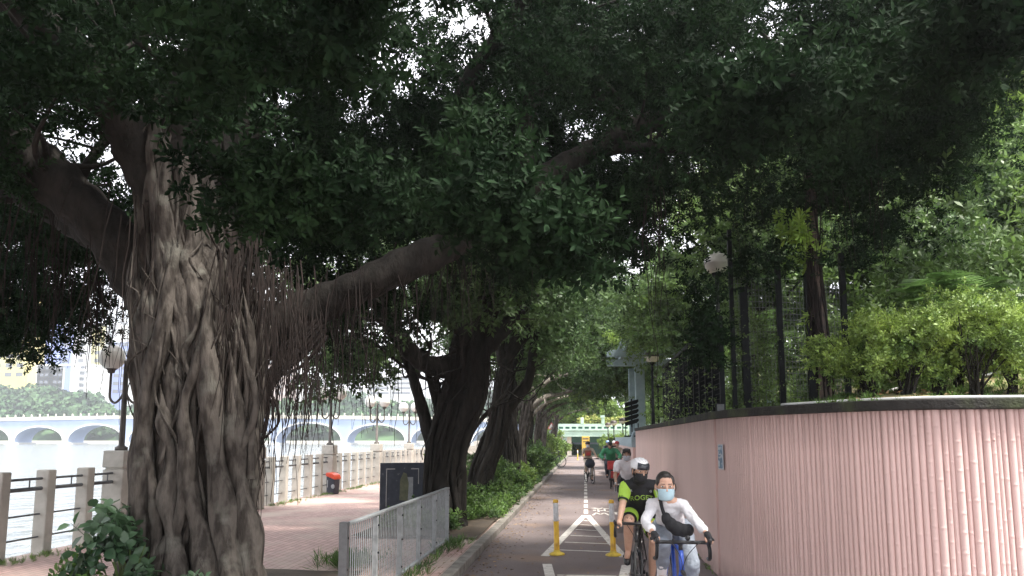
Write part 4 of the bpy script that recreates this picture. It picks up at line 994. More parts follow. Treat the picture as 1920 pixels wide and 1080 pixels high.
# ---- row of banyans along the path ---------------------------------------------
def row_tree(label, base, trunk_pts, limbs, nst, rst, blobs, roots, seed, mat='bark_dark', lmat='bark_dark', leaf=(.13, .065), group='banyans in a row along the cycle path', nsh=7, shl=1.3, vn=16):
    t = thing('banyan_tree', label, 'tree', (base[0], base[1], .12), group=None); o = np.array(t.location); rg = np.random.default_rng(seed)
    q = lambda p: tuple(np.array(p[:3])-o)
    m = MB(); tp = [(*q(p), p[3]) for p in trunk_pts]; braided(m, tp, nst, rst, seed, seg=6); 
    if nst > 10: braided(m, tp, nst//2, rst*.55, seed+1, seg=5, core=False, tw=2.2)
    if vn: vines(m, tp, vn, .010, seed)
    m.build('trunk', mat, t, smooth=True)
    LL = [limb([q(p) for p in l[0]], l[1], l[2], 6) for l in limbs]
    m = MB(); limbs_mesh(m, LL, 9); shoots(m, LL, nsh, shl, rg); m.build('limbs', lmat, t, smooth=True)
    if roots:
        m = MB()
        for i, (p, n, sx, lo, hi) in enumerate(roots): hang(m, q(p), n, (sx, sx), (lo, hi), .007, seed*10+i)
        r_ = m.build('aerial_roots', 'aerial_root', t); r_['kind'] = 'stuff'
    C, D_ = cloud(blobs, rg, clump=.38, per=14); C, D_ = thin(C, D_, rg, [(1050, 600, 160, 110, .45), (1180, 560, 120, 150, .6), (1090, 620, 60, 60, .5), (640, 600, 200, 140, .35)])
    foliage('crown', C-o, D_, 'leaf_banyan_far', t, rg, l=leaf[0], w=leaf[1], n=10, length=.26, lod=1)
    return t
Y2 = 14.2
a2 = lambda x, y, Y=Y2: A(x, y, Y)
def ab(x, y, r, Y=Y2): return (*A(x, y, Y), r)
base2 = A(826, 993, Y2)
bl2 = []
def fb(x0, x1, y0, y1, Ys, r, n, cnt, seed):
    rg = np.random.default_rng(seed); return [blob(rg.uniform(x0, x1), rg.uniform(y0, y1), rg.uniform(*Ys), r*rg.uniform(.7, 1.2), n) for _ in range(cnt)]
bl2 += fb(560, 1000, 470, 600, (13, 17), .75, 110, 22, 1)+fb(560, 750, 610, 705, (13, 17), .55, 80, 12, 2)+fb(420, 1050, 300, 500, (12.5, 17), 1.0, 130, 22, 3)+fb(960, 1100, 480, 600, (13, 17), .6, 100, 7, 4)
row_tree('second banyan, stout dark trunk behind the end of the steel railing', base2,
         [ab(832, 1010, .52), ab(832, 960, .40), ab(832, 900, .37), ab(838, 840, .38), ab(858, 770, .42), ab(876, 710, .40), ab(888, 660, .32), ab(895, 620, .24)],
         [([a2(870, 700), a2(840, 690, 14), a2(800, 682, 13.8), a2(765, 655, 13.6), a2(735, 610, 13.5), a2(690, 540, 13.3)], .24, .12),
          ([a2(815, 850), a2(795, 780), a2(775, 710), a2(755, 655), a2(745, 640)], .14, .07), ([a2(825, 830), a2(818, 760), a2(800, 690)], .08, .06),
          ([a2(838, 800), a2(822, 740), a2(818, 690)], .07, .05), ([a2(845, 790), a2(850, 740), a2(840, 695)], .08, .05),
          ([a2(888, 660), a2(930, 625, 14.5), a2(965, 590, 15), a2(1010, 540, 15.5), a2(1060, 500, 16)], .26, .08),
          ([a2(890, 640), a2(915, 590, 14.3), a2(950, 545, 14.5), a2(965, 500, 15)], .22, .09), ([a2(885, 640), a2(880, 590), a2(850, 540), a2(800, 480)], .20, .08),
          ([a2(860, 690), a2(862, 640, 13.9), a2(885, 600, 13.9), a2(900, 560)], .20, .12),
          ([a2(850, 860, 14.4), a2(900, 790, 14.8), a2(945, 740, 15), a2(965, 700, 15.2)], .05, .03)],
         22, .062, bl2, [(a2(880, 640, 13.8), 60, .22, .5, 1.7), (a2(820, 680, 13.8), 16, .25, .4, 1.2), (a2(640, 660, 12.5), 36, .8, .5, 1.6), (a2(560, 690, 12), 16, .5, .4, 1.3), (a2(900, 690, 14.2), 40, .16, .4, 1.5)], 40)
Y3 = 19.0
a3 = lambda x, y, Y=Y3: A(x, y, Y)
bl3 = fb(860, 1120, 520, 640, (18, 23), .9, 120, 18, 5)+fb(930, 1110, 600, 690, (18, 23), .6, 90, 9, 6)+fb(700, 1150, 380, 560, (18, 23), 1.2, 140, 22, 7)
row_tree('third banyan, leaning trunk rising out of bright undergrowth beside the kerb', A(890, 962, Y3),
         [ab(890, 975, .42, Y3), ab(895, 930, .32, Y3), ab(905, 880, .28, Y3), ab(922, 830, .26, Y3), ab(937, 780, .25, Y3), ab(945, 720, .24, Y3), ab(950, 670, .20, Y3)],
         [([a3(930, 790), a3(965, 750), a3(990, 715), a3(1000, 660), a3(1008, 600), a3(1030, 550, 20)], .17, .08), ([a3(942, 690), a3(975, 640), a3(1020, 600), a3(1080, 560, 20)], .18, .06),
          ([a3(945, 680), a3(930, 620), a3(900, 560), a3(880, 500)], .16, .08), ([a3(950, 660), a3(990, 600), a3(1040, 530, 20), a3(1100, 470, 21)], .16, .06), ([a3(940, 740, 19.2), a3(960, 690, 19.5), a3(985, 650, 20)], .10, .05)],
         16, .05, bl3, [(a3(945, 690, 18.8), 30, .2, .5, 1.4)], 41)
Y4 = 24.0
bl4 = fb(930, 1110, 590, 700, (23, 28), .9, 110, 14, 8)+fb(860, 1150, 500, 600, (23, 28), 1.1, 110, 14, 9)
row_tree('fourth banyan, dark straight trunk close behind the leaning one', A(958, 915, Y4),
         [ab(956, 925, .34, Y4), ab(958, 870, .27, Y4), ab(955, 800, .26, Y4), ab(952, 740, .28, Y4), ab(950, 690, .24, Y4)],
         [([A(955, 740, Y4), A(985, 700, Y4), A(1030, 665, 25), A(1080, 640, 26)], .14, .05), ([A(952, 700, Y4), A(940, 650, Y4), A(930, 600, Y4)], .14, .07), ([A(953, 720, Y4), A(990, 660, 25), A(1040, 610, 26)], .13, .05)],
         12, .06, bl4, [(A(930, 760, 24), 26, .22, 1.2, 2.4), (A(975, 740, 24), 12, .3, .5, 1.4)], 42)
Y5 = 28.5
bl5 = fb(960, 1120, 630, 730, (28, 33), .9, 105, 14, 10)+fb(950, 1160, 560, 650, (28, 33), 1.1, 100, 10, 11)
row_tree('fifth banyan, slim curving pale trunk with branches arching over the path', A(975, 900, Y5),
         [ab(975, 905, .26, Y5), ab(976, 860, .20, Y5), ab(982, 810, .19, Y5), ab(990, 770, .20, Y5), ab(996, 735, .18, Y5)],
         [([A(992, 770, Y5), A(1020, 745, Y5), A(1055, 738, 30), A(1100, 722, 31)], .12, .04), ([A(995, 745, Y5), A(1030, 712, Y5), A(1080, 700, 30), A(1120, 692, 31)], .13, .04),
          ([A(996, 735, Y5), A(1000, 690, Y5), A(1010, 640, Y5)], .12, .05), ([A(994, 760, Y5), A(1015, 730, 29), A(1040, 690, 30), A(1060, 660, 30)], .10, .04)],
         10, .045, bl5, [(A(985, 760, 28.5), 20, .3, .5, 1.6)], 43, mat='bark', lmat='bark_pale')
for i, (Yr, xb, dx, lab) in enumerate([(34, 958, 6, 'sixth banyan of the row, dark trunk with a skirt of hanging roots'), (40, 986, 10, 'seventh banyan of the row, thick root curtained trunk behind the bushes'),
                                  (46.5, 1003, 8, 'eighth banyan of the row, root clad trunk near the parked bicycle'), (53, 1013, 9, 'ninth banyan of the row, small far trunk draped with pale roots'), (60, 1031, 12, 'last banyan before the footbridge, thin trunk with spreading branches')]):
    Ax = lambda x, y, Y=Yr: A(x, y, Y)
    s_ = 28.0/Yr; hz_ = lambda z: 822-(z-1.75)*1400/Yr   # pixel height of a world z
    yb = hz_(.1); yf = hz_(3.4)
    bl = fb(xb-10, xb+int(4200/Yr), hz_(6.8), hz_(4.3), (Yr-1, Yr+5), 1.1, 100, 17, 60+i)
    row_tree(lab, Ax(xb, yb), [(*Ax(xb, yb+2), .32), (*Ax(xb+1, hz_(.6)), .25), (*Ax(xb+dx*.4, hz_(1.6)), .23), (*Ax(xb+dx*.8, hz_(2.6)), .22), (*Ax(xb+dx, yf), .20)],
             [([Ax(xb+dx, yf), Ax(xb+dx+900/Yr, hz_(4.0)), Ax(xb+dx+2400/Yr, hz_(4.6), Yr+1), Ax(xb+dx+3800/Yr, hz_(5.0), Yr+2)], .14, .04),
              ([Ax(xb+dx*.8, hz_(2.9)), Ax(xb+dx+1000/Yr, hz_(3.6)), Ax(xb+dx+2600/Yr, hz_(4.0), Yr+1), Ax(xb+dx+3600/Yr, hz_(4.1), Yr+1)], .11, .03),
              ([Ax(xb+dx, yf), Ax(xb, hz_(4.4)), Ax(xb-800/Yr, hz_(5.6))], .13, .05)],
             8, .05, bl, [(Ax(xb, hz_(3.5)), 34, .34, 1.6, 3.0)], 44+i, mat='bark' if i > 1 else 'bark_dark', lmat='bark_pale' if i == 1 else 'bark', leaf=(.18, .09), nsh=5, vn=0)
# foliage on the river side of the row
# ---- generic hillside trees --------------------------------------------------------
def hill_tree(label, x, y, H, tr, blobs, mat, seed, leaf=(.14, .06), trunk_mat='bark_dark', lean=0.0, per=14, clump=.45, z0=None, name='hillside_tree', tsp=55):
    z0 = hz(x, y)-.1 if z0 is None else z0
    t = thing(name, label, 'tree', (x, y, z0)); rg = np.random.default_rng(seed)
    m = MB(); top = np.array([lean, 0, H*.8]); m.tube(crom([(0, 0, -.2), (lean*.2, .05, H*.3), (lean*.6, -.05, H*.55), tuple(top)], 6), np.linspace(tr, tr*.35, 19), 9, wob=.06)
    for i in range(9):
        h = H*rg.uniform(.35, .8); a = rg.uniform(0, 6.28); L_ = H*rg.uniform(.15, .34); p0 = np.array([lean*h/H*.9, 0, h])
        m.tube(crom([p0, p0+np.array([math.cos(a), math.sin(a), .35])*L_*.5, p0+np.array([math.cos(a), math.sin(a), .7])*L_], 4), np.linspace(tr*.4, .015, 9), 6, caps=False)
    m.build('trunk', trunk_mat, t, smooth=True)
    C, D_ = cloud(blobs, rg, clump=clump, per=per); foliage('crown', C-np.array(t.location), D_, mat, t, rg, l=leaf[0], w=leaf[1], n=10, length=.26, lod=1, tsp=tsp)
    return t
HT = [('slender tree with a thick leafy crown behind the fence corner', 1410, 14, (1250, 1480, 380, 540), 'leaf_hill', 7, .7),
      ('dark bushy tree in the middle of the slope behind the vine clad trunk', 1650, 15, (1440, 1760, 400, 640), 'leaf_hill', 28, .8),
      ('leafy tree on the slope under the street light', 1800, 13.5, (1700, 1960, 430, 600), 'leaf_hill', 26, .8),
      ('bright sunlit tree at the upper right edge', 1900, 17, (1830, 2000, 80, 330), 'leaf_lime', 26, .8),
      ('tall green tree below the bright one at the right edge', 1880, 15, (1790, 2000, 280, 480), 'leaf_hill', 28, .8),
      ('airy light green tree above the pavilion roof', 1290, 24, (1180, 1400, 480, 650), 'leaf_hill', 18, 1.1),
      ('broad tree rising behind the slim dark lamp post', 1530, 22, (1350, 1720, 250, 480), 'leaf_hill', 26, 1.3),
      ('tall tree high on the slope behind the overhanging limb', 1700, 26, (1550, 1900, 100, 380), 'leaf_hill', 40, 1.6),
      ('tall tree high on the slope filling the gap over the fence', 1400, 30, (1220, 1560, 150, 420), 'leaf_hill', 40, 1.7),
      ('pale green tree past the pavilion beside the distant lamps', 1200, 44, (1125, 1215, 600, 735), 'leaf_hill', 18, 1.2),
      ('loose leaved tree left of the pavilion column', 1222, 34, (1080, 1200, 560, 720), 'leaf_hill', 26, 1.2)]
for i, (lab, px, Y, (xa, xb, ya_, yb2), mt, cnt, r) in enumerate(HT):
    g = A(px, 700, Y); top = A(px, ya_, Y)[2]; z0 = hz(g[0], Y)-.1
    rg = np.random.default_rng(300+i)
    bl = [blob(rg.uniform(xa, xb), rg.uniform(ya_, yb2), Y+rg.uniform(-1.2, 1.8), r*rg.uniform(.6, 1.15), int(190*min(1.3, r**.7))) for _ in range(cnt)]
    hill_tree(lab, g[0], Y, top-z0, .13 if Y < 20 else .12, bl, mt, 320+i, leaf=(.075+.0026*Y, .034+.0013*Y), z0=z0)
# trees far behind the path end
for i, (lab, px, Y, (xa, xb, ya_, yb2), mt, cnt, r) in enumerate([('yellow green tree above the far footbridge', 1105, 80, (1060, 1130, 740, 790), 'leaf_lime', 20, 1.3), ('dark rounded tree left of the far footbridge', 1010, 82, (960, 1060, 700, 800), 'leaf_hill', 24, 1.9),
                                   ('tall dense tree behind the far footbridge', 1130, 88, (1060, 1200, 640, 770), 'leaf_hill', 34, 2.4), ('tree filling the gap over the end of the path', 1080, 95, (1000, 1150, 560, 720), 'leaf_banyan_far', 30, 3.0), ('broad tree to the right of the far footbridge', 1175, 78, (1172, 1215, 770, 850), 'leaf_lime', 16, 1.2)]):
    g = A(px, 800, Y); rg = np.random.default_rng(360+i)
    bl = [blob(rg.uniform(xa, xb), rg.uniform(ya_, yb2), Y+rg.uniform(-2, 3), r*rg.uniform(.6, 1.15), 90) for _ in range(cnt)]
    hill_tree(lab, g[0], Y, A(px, ya_, Y)[2], .25, bl, mt, 380+i, leaf=(.34, .18), z0=-.1, clump=.8, name='path_end_tree')
# dense undergrowth on the slope, one mass
rg = np.random.default_rng(70); bl = []
for _ in range(300):
    x = rg.uniform(2.9, 26); y = rg.uniform(12.6, 46)
    if _ % 4 == 0: x = rg.uniform(4.6, 22); y = rg.uniform(10.2, 13.0)
    if x < 4.2 and y < 13.2: continue
    bl.append((x, y, hz(x, y)+rg.uniform(.2, 1.9+.05*x), rg.uniform(.6, 1.2), rg.uniform(.6, 1.2), rg.uniform(.5, 1.0), 75))
C, D_ = cloud(bl, rg, clump=.5, per=12)
o = foliage('undergrowth', C, D_, 'leaf_hill', None, rg, l=.12, w=.048, n=12, length=.3, lod=1); tag(o, 'dense dark undergrowth covering the upper slope', kind='stuff')
# ---- vine clad trunk beside the fence -------------------------------------------------
vt = A(1548, 750, 10.2); z0 = hz(vt[0], 10.2)-.05
t = thing('vine_clad_tree', 'slim dark tree trunk wrapped in dry vines standing right of the mesh fence', 'tree', (vt[0], 10.2, z0))
m = MB(); H = A(1540, 440, 10.2)[2]-z0
m.tube(crom([(0, 0, -.1), (.0, 0, H*.3), (-.03, 0, H*.7), (-.07, 0, H*1.5)], 6), np.linspace(.085, .06, 19), 10, wob=.06)
m.build('trunk', 'rust_pole', t, smooth=True)
m = MB(); rg = np.random.default_rng(5)
for i in range(26):
    a0 = rg.uniform(0, 6.28); tt = np.linspace(0, 1, 24); L_ = rg.uniform(.4, 1.0)*H*1.2; z1_ = rg.uniform(0, .3)*H; an = a0+rg.normal()*1.5*tt; rr = .09+.02*np.sin(9*tt+a0)+rg.random()*.015
    m.tube(np.stack([rr*np.cos(an)-.05*tt, rr*np.sin(an), z1_+L_*tt], 1), rg.uniform(.006, .016), 5, caps=False)
m.build('vine_stems', 'aerial_root', t)
C, D_ = cloud([(vt[0]-.34, 9.8, z0+H*1.0, .18, .15, .24, 44), (vt[0]-.2, 10.1, z0+H*.86, .16, .16, .16, 16), (vt[0]-.1, 10.1, z0+H*.55, .12, .12, .1, 8), (vt[0]-.15, 10.1, z0+H*.3, .2, .15, .12, 8)], rg, clump=.12, per=6)
foliage('leaves', C-np.array(t.location), D_, 'leaf_epiphyte', t, rg, l=.13, w=.035, n=7, length=.1, lod=0)
# climbing plants on the fences
rg = np.random.default_rng(6); N_ = 900
Cx = np.stack([2.08+rg.normal(size=N_)*.02, 11.5+8.1*rg.random(N_), 2.12+1.45*rg.random(N_)**1.1], 1); keep = (np.sin(Cx[:, 1]*7)+np.sin(Cx[:, 1]*17+1)*.7+rg.normal(size=N_)*.4) > .45
o = foliage('climbing_vine', Cx[keep], np.tile([-.6, -.3, -.4], (keep.sum(), 1)), 'leaf_vine', None, rg, l=.055, w=.035, n=5, length=.12, lod=1); tag(o, 'small leaved creeper hanging in curtains on the black mesh fence', kind='stuff')
cx = []
for xc, w_, n_ in ((2.32, .05, 260), (2.62, .04, 200), (2.75, .04, 160), (2.98, .03, 90)): cx.append(np.stack([xc+rg.normal(size=n_)*w_, 11.62+(xc-2.2)*.25-.05+rg.normal(size=n_)*.03, 2.12+1.6*rg.random(n_)**1.2], 1))
cx = np.vstack(cx); o = foliage('climbing_vine', cx, np.tile([-.2, -.6, -.4], (len(cx), 1)), 'leaf_vine', None, rg, l=.05, w=.034, n=5, length=.10, lod=1); tag(o, 'thin strands of small leaved creeper on the tall crossing fence', kind='stuff')
# ------------------------------------------------------------------ shrubs and low plants
def shrub(name, label, cat, x, y, z, Rr, H, mat, n, leaf, seed, stems=9, smat='bark_dark', group=None, flat=.55, bare=.35, lod=1, clump=.13, nl=8, tsp=55):
    t = thing(name, label, cat, (x, y, z), group=group); rg = np.random.default_rng(seed); m = MB(); tips = []
    for i in range(stems):
        a = rg.uniform(0, 6.28); r = Rr*rg.uniform(.2, .9); p = np.array([math.cos(a)*r, math.sin(a)*r*flat, H*rg.uniform(.6, .9)]); mid = p*np.array([.35, .35, .5])+rg.normal(size=3)*.03
        m.tube(crom([(0+rg.normal()*.03, rg.normal()*.03, -.03), mid, p], 5), np.linspace(.014, .005, 11)*max(.5, H), 5, caps=False)
        for j in range(3): q = p*(.5+.2*j)+rg.normal(size=3)*.1*Rr; m.tube([p*(.4+.15*j), q+np.array([0, 0, .1*H])], [.005, .003], 4, caps=False)
    m.build('stems', smat, t)
    bl = []
    k = max(6, int(n/40))
    for i in range(k):
        a = rg.uniform(0, 6.28); r = Rr*math.sqrt(rg.random())*.85; h = H*(bare+(1-bare)*rg.random()**.7*math.sqrt(max(.1, 1-(r/Rr)**2*.8)))
        bl.append((x+math.cos(a)*r, y+math.sin(a)*r*flat, z+h, Rr*.30, Rr*.30*max(flat, .6), H*.16, n/k))
    C, D_ = cloud(bl, rg, clump=clump, per=6, droop=-.35)
    foliage('leaves', C-np.array(t.location), D_, mat, t, rg, l=leaf[0], w=leaf[1], n=nl, length=leaf[0]*1.5, lod=lod, tsp=tsp)
    return t
for i, (px, Y, Rr, H, lab) in enumerate([(1632, 8.5, .60, .80, 'leftmost yellow green clipped shrub spreading towards the vine clad trunk'), (1700, 8.2, .56, .90, 'second yellow green shrub with bare reddish stems on the planter'),
                                         (1762, 8.4, .56, .98, 'third yellow green shrub, in front of the feathery plant'), (1830, 8.1, .58, .96, 'fourth yellow green shrub with a fan of dark bare stems'),
                                         (1900, 8.3, .55, 1.05, 'rightmost yellow green shrub at the edge of the view'), (1800, 9.1, .6, 1.08, 'back shrub between the feathery plant and the front row')]):
    g = A(px, 740, Y); shrub('clipped_shrub', lab, 'shrub', g[0], Y, hz(g[0], Y)-.02, Rr, H, 'leaf_duranta', 1200, (.040, .020), 500+i, stems=15, group='yellow green shrubs on the planter', bare=.20, clump=.12)
# feathery plants
def feathery(px, Y, H, n, seed, label, mat='leaf_feather'):
    g = A(px, 740, Y); z = hz(g[0], Y)-.02; t = thing('feathery_plant', label, 'plant', (g[0], Y, z)); rg = np.random.default_rng(seed); m = MB(); V = []; F = []
    k = 0
    for i in range(n):
        a = rg.uniform(0, 6.28); L_ = .22+H*rg.uniform(.12, .26); h = H*rg.uniform(.40, .90); p0 = np.array([0, 0, h]); d = np.array([math.cos(a), math.sin(a)*.8, .55])
        tt = np.linspace(0, 1, 12); Q = p0+np.outer(tt, d)*L_+np.outer(tt**2, [0, 0, -.45*L_]); m.tube(Q, np.linspace(.006, .002, 12), 4, caps=False)
        sdir = np.cross(d, [0, 0, 1]); sdir /= np.linalg.norm(sdir)
        for q in range(2, 12):
            for s in (-1, 1):
                l = .30*L_*(1.2-abs(tt[q]-.5)); b = Q[q]; tip = b+sdir*s*l*1.3+np.array([0, 0, -.25*l])+d*l*.5; w = d/np.linalg.norm(d)*.016
                V += [b-w, b+w, tip+w*.6, tip-w*.6]; F.append((k, k+1, k+2, k+3)); k += 4
    m.tube([(0, 0, -.05), (0.02, 0, H*.5), (0, 0, H*.85)], [.022, .016, .008], 7); m.build('stems', 'bark', t, smooth=True)
    np_mesh('fronds', np.array(V), np.array(F), M[mat], t)
feathery(1765, 9.9, 1.45, 60, 1, 'tall feathery bright green sapling rising behind the clipped shrubs')
feathery(1850, 10.6, 1.45, 50, 2, 'second feathery green sapling near the right edge behind the shrubs')
feathery(1610, 9.2, .55, 20, 3, 'low feathery green plant between the vine clad trunk and the first shrub')
feathery(1420, 12.9, 1.9, 30, 4, 'feathery plant growing up behind the crossing mesh fence')
# shrubs at the foot of the big banyan
def leafy(name, label, x, y, z, Rr, H, seed, mat='leaf_broad', n=130, leaf=(.085, .05), cat='plant', **k): return shrub(name, label, cat, x, y, z, Rr, H, mat, n, leaf, seed, stems=12, smat='leaf_vine', lod=0, bare=.15, clump=.10, nl=7, **k)
g = A(235, 1075, 6.4); leafy('broad_leaved_shrub', 'dark green broad leaved shrub at the foot of the biggest trunk on its left side', g[0], 6.45, .12, .50, .86, 601, n=95, leaf=(.105, .07), flat=.8, tsp=80)
g = A(330, 1080, 6.3); leafy('broad_leaved_shrub', 'low fern like shrub pressed against the front roots of the biggest trunk', g[0], 6.3, .12, .35, .45, 602, n=110, leaf=(.06, .035), flat=.7)
g = A(160, 1075, 6.2); leafy('broad_leaved_shrub', 'tan and green patchy plant at the bottom left corner beside the roots', g[0], 6.2, .12, .33, .50, 603, mat='leaf_bush', n=70, leaf=(.075, .045), flat=.8)
# bright bushes in the planting bed
beds = [(870, 16.2, .42, .45, 'leaf_bush', 'low green weeds between the second and third banyan near the kerb'), (880, 21.5, .9, 1.25, 'leaf_bush', 'bright green bush behind the leaning third trunk'),
        (845, 23, .8, 1.5, 'leaf_lime', 'yellow green bush glimpsed between the second and third trunks'), (925, 19.2, .55, .5, 'leaf_bush', 'low green clump right of the leaning trunk'),
        (940, 22.5, .7, .75, 'leaf_bush', 'round green bush before the fourth trunk'), (985, 25.5, .75, .7, 'leaf_lime', 'light yellow green bush spilling over the kerb'),
        (1000, 29.5, .85, 1.2, 'leaf_bush', 'green bush beside the slim pale fifth trunk'), (1012, 34.0, .95, 1.35, 'leaf_bush', 'tall leafy bush dotted with yellow beyond the fifth trunk'),
        (1025, 40, 1.0, 1.3, 'leaf_bush', 'dense bush with pale flowers near the parked bicycle'), (1037, 55, 1.2, 1.7, 'leaf_lime', 'spiky yellow green bush behind the parked bicycle'),
        (1050, 62, 1.2, 1.2, 'leaf_lime', 'far lime green bush at the end of the planting bed'), (1040, 68, 1.5, 2.2, 'leaf_lime', 'farthest yellow green bush under the footbridge end')]
for i, (px, Y, Rr, H, mt, lab) in enumerate(beds):
    g = G(px, 822+1650*1.0/Y*1400/1650*1.0, .1) if False else A(px, 822+1.6*1400/Y, Y)
    x = min(g[0], -1.86-Rr*.75)
    shrub('garden_bush', lab, 'bush', x, Y, .12, Rr, H, mt, int(420*Rr*Rr+240), (.055+.0016*Y, .032+.0009*Y), 620+i, stems=8, smat='leaf_vine', flat=.95, bare=.08, clump=.16)
for i, (px, Y, Rr, H, mt, lab) in enumerate([(1182, 42, .9, 2.0, 'leaf_lime', 'tall bright bush beside the far lower end of the pink wall'), (1165, 56, 1.2, 2.2, 'leaf_lime', 'bright bush behind the distant capped lamps'), (1140, 64, 1.1, 1.9, 'leaf_lime', 'bright bush left of the distant lamps beside the cycle path')]):
    g = A(px, 830, Y); shrub('garden_bush', lab, 'bush', g[0]+.3, Y, 0, Rr, H, mt, int(420*Rr*Rr+240), (.12, .06), 640+i, stems=8, smat='leaf_vine', flat=.9, bare=.08, clump=.2)
g = A(1088, 850, 76); shrub('garden_bush', 'dark hedge like bush under the footbridge beside the green screen', 'bush', g[0]-.9, 75.4, 0, 1.9, 1.6, 'leaf_banyan_far', 800, (.14, .08), 650, stems=8, flat=.5, bare=.05, clump=.25)
# leafy ground cover in the bed (uncountable)
rg = np.random.default_rng(80); N_ = 15000
yy = 13.2+55*rg.random(N_)**1.35; xx_ = rg.uniform(-3.7, -1.72, N_); dens = np.sin(xx_*3+yy*1.1)+np.sin(yy*2.3-xx_*2)+rg.normal(size=N_)*.8
kk = (dens > -.6) & ~((yy < 15.0) & (xx_ > -2.3)); C = np.stack([xx_, yy, .14+rg.random(N_)**2*.22], 1)[kk]; d = rg.normal(size=C.shape)*.5; d[:, 2] = 1
o = foliage('ground_cover', C, d, 'leaf_bush', None, rg, l=.085, w=.045, n=7, length=.12, lod=1, spread=.5); tag(o, 'low leafy ground cover filling the planting bed along the kerb', kind='stuff')
# grass tufts at the balustrade foot, barrier foot and on the slope
rg = np.random.default_rng(81)
def grass(name, C, mat, h, label, n=10, w=.010):
    d = rg.normal(size=C.shape)*.25; d[:, 2] = 1
    o = foliage(name, C, d, mat, None, rg, l=h, w=w, n=n, length=h*.15, lod=1, spread=.15, tsp=30); tag(o, label, kind='stuff')
n = 1500; y = rg.uniform(8.5, 62, n); kk = (np.sin(y*2.1)+np.sin(y*5.3)+rg.normal(size=n)*.5) > -.3
grass('grass', np.stack([FX+.10+np.abs(rg.normal(size=n))*.13, y, np.full(n, .1)], 1)[kk], 'leaf_vine', .075, 'thin grass growing along the foot of the balustrade')
C = np.stack([rg.normal(size=90)*.16-3.05, 9.6+rg.normal(size=90)*.2, np.full(90, .1)], 1); grass('weeds', C, 'leaf_bush', .20, 'weeds growing through the paving behind the steel railing', 9, .012)
C = np.vstack([np.stack([rg.normal(size=60)*.10-2.05, 11.6+rg.normal(size=60)*.35, np.full(60, .1)], 1), np.stack([rg.normal(size=60)*.05-2.05, rg.uniform(7, 11, 60), np.full(60, .1)], 1)]); grass('weeds', C, 'leaf_bush', .13, 'small weeds at the foot of the steel railing and second banyan', 7, .014)
n = 5200; x = rg.uniform(2.3, 9, n); y = rg.uniform(7.3, 14, n); kk = np.array([behind(a-.05, b-.1) for a, b in zip(x, y)]) & ((np.sin(x*3.3)+np.sin(y*4+x)+rg.normal(size=n)*.7) > 0)
grass('grass', np.stack([x, y, [hz(a, b) for a, b in zip(x, y)]], 1)[kk], 'leaf_bush', .075, 'patchy short grass on the slope above the pink wall')
# moss and tiny plants along wall foot
n = 500; s_ = rg.uniform(3, 19.5, n); P_ = [wp(s) for s in s_]; C = np.array([(*(p+nn*(.03+abs(rg.normal())*.025)), .0) for p, t, nn in P_]); kk = (np.sin(s_*5)+rg.normal(size=n)*.6) > .2
grass('weeds', C[kk], 'leaf_vine', .035, 'tiny weeds and grit along the foot of the pink wall', 5, .01)
# fallen leaves
n = 1700; y = 6+45*rg.random(n)**1.6; x = np.where(rg.random(n) < .62, -1.58+np.abs(rg.normal(size=n))*.30, rg.uniform(-1.5, 1.6, n)); sc = rg.uniform(.5, 1.3, n)
T, _f = leaf_shape(.06, .03, 1); Rm = rotmats(n, rg, np.tile([0, 0, 1.0], (n, 1)), .18); V = np.einsum('nij,kj->nki', Rm, T)*sc[:, None, None]+np.stack([x, y, np.full(n, .012)], 1)[:, None, :]
o = np_mesh('fallen_leaves', V.reshape(-1, 3), np.arange(4*n).reshape(-1, 4), M['leaf_litter']); tag(o, 'dry fallen leaves scattered over the cycle path, thickest along the kerb', kind='stuff')
n = 500; x = rg.uniform(-3.0, -1.8, n); y = rg.uniform(6, 13, n); Rm = rotmats(n, rg, np.tile([0, 0, 1.0], (n, 1)), .18); V = np.einsum('nij,kj->nki', Rm, T)*rg.uniform(.5, 1.2, n)[:, None, None]+np.stack([x, y, np.full(n, .115)], 1)[:, None, :]
o = np_mesh('fallen_leaves', V.reshape(-1, 3), np.arange(4*n).reshape(-1, 4), M['leaf_litter']); tag(o, 'dry leaves on the brick walk beside the steel railing', kind='stuff')
n = 500; x = rg.uniform(2.3, 8, n); y = rg.uniform(7.2, 12, n); kk = np.array([behind(a, b-.1) for a, b in zip(x, y)]); x = x[kk]; y = y[kk]; n = len(x)
Rm = rotmats(n, rg, np.tile([0, 0, 1.0], (n, 1)), .25); V = np.einsum('nij,kj->nki', Rm, T)*1.3+np.stack([x, y, [hz(a, b)+.03 for a, b in zip(x, y)]], 1)[:, None, :]
o = np_mesh('fallen_leaves', V.reshape(-1, 3), np.arange(4*n).reshape(-1, 4), M['leaf_litter']); tag(o, 'dry brown leaves on the slope under the yellow green shrubs', kind='stuff')
# bright foliage on the pavilion roof and footbridge planters
rg = np.random.default_rng(82)
C, D_ = cloud([(2.0+x, 28.0+y, 5.55, .5, .9, .28, 60) for x in np.arange(-.6, 5.2, .55) for y in (0, 1.6)], rg, clump=.3, per=10)
o = foliage('roof_plants', C, D_, 'leaf_lime', None, rg, l=.15, w=.06, n=8, length=.15, lod=1); tag(o, 'bright yellow green creepers covering the pavilion roof', kind='stuff')
for px, lab in ((1112, 'yellow flowering planting behind the left rail of the far footbridge'), (1166, 'yellow flowering planting behind the right rail of the far footbridge')):
    c = A(px, 784, OY+1.6); C, D_ = cloud([(c[0]+dx, OY+1.6, c[2]-.35, .6, .6, .45, 70) for dx in (-.9, 0, .9)], rg, clump=.3, per=8)
    o = foliage('flower_planting', C, D_, 'flower_yellow', None, rg, l=.16, w=.09, n=8, length=.15, lod=1); tag(o, lab, kind='stuff')
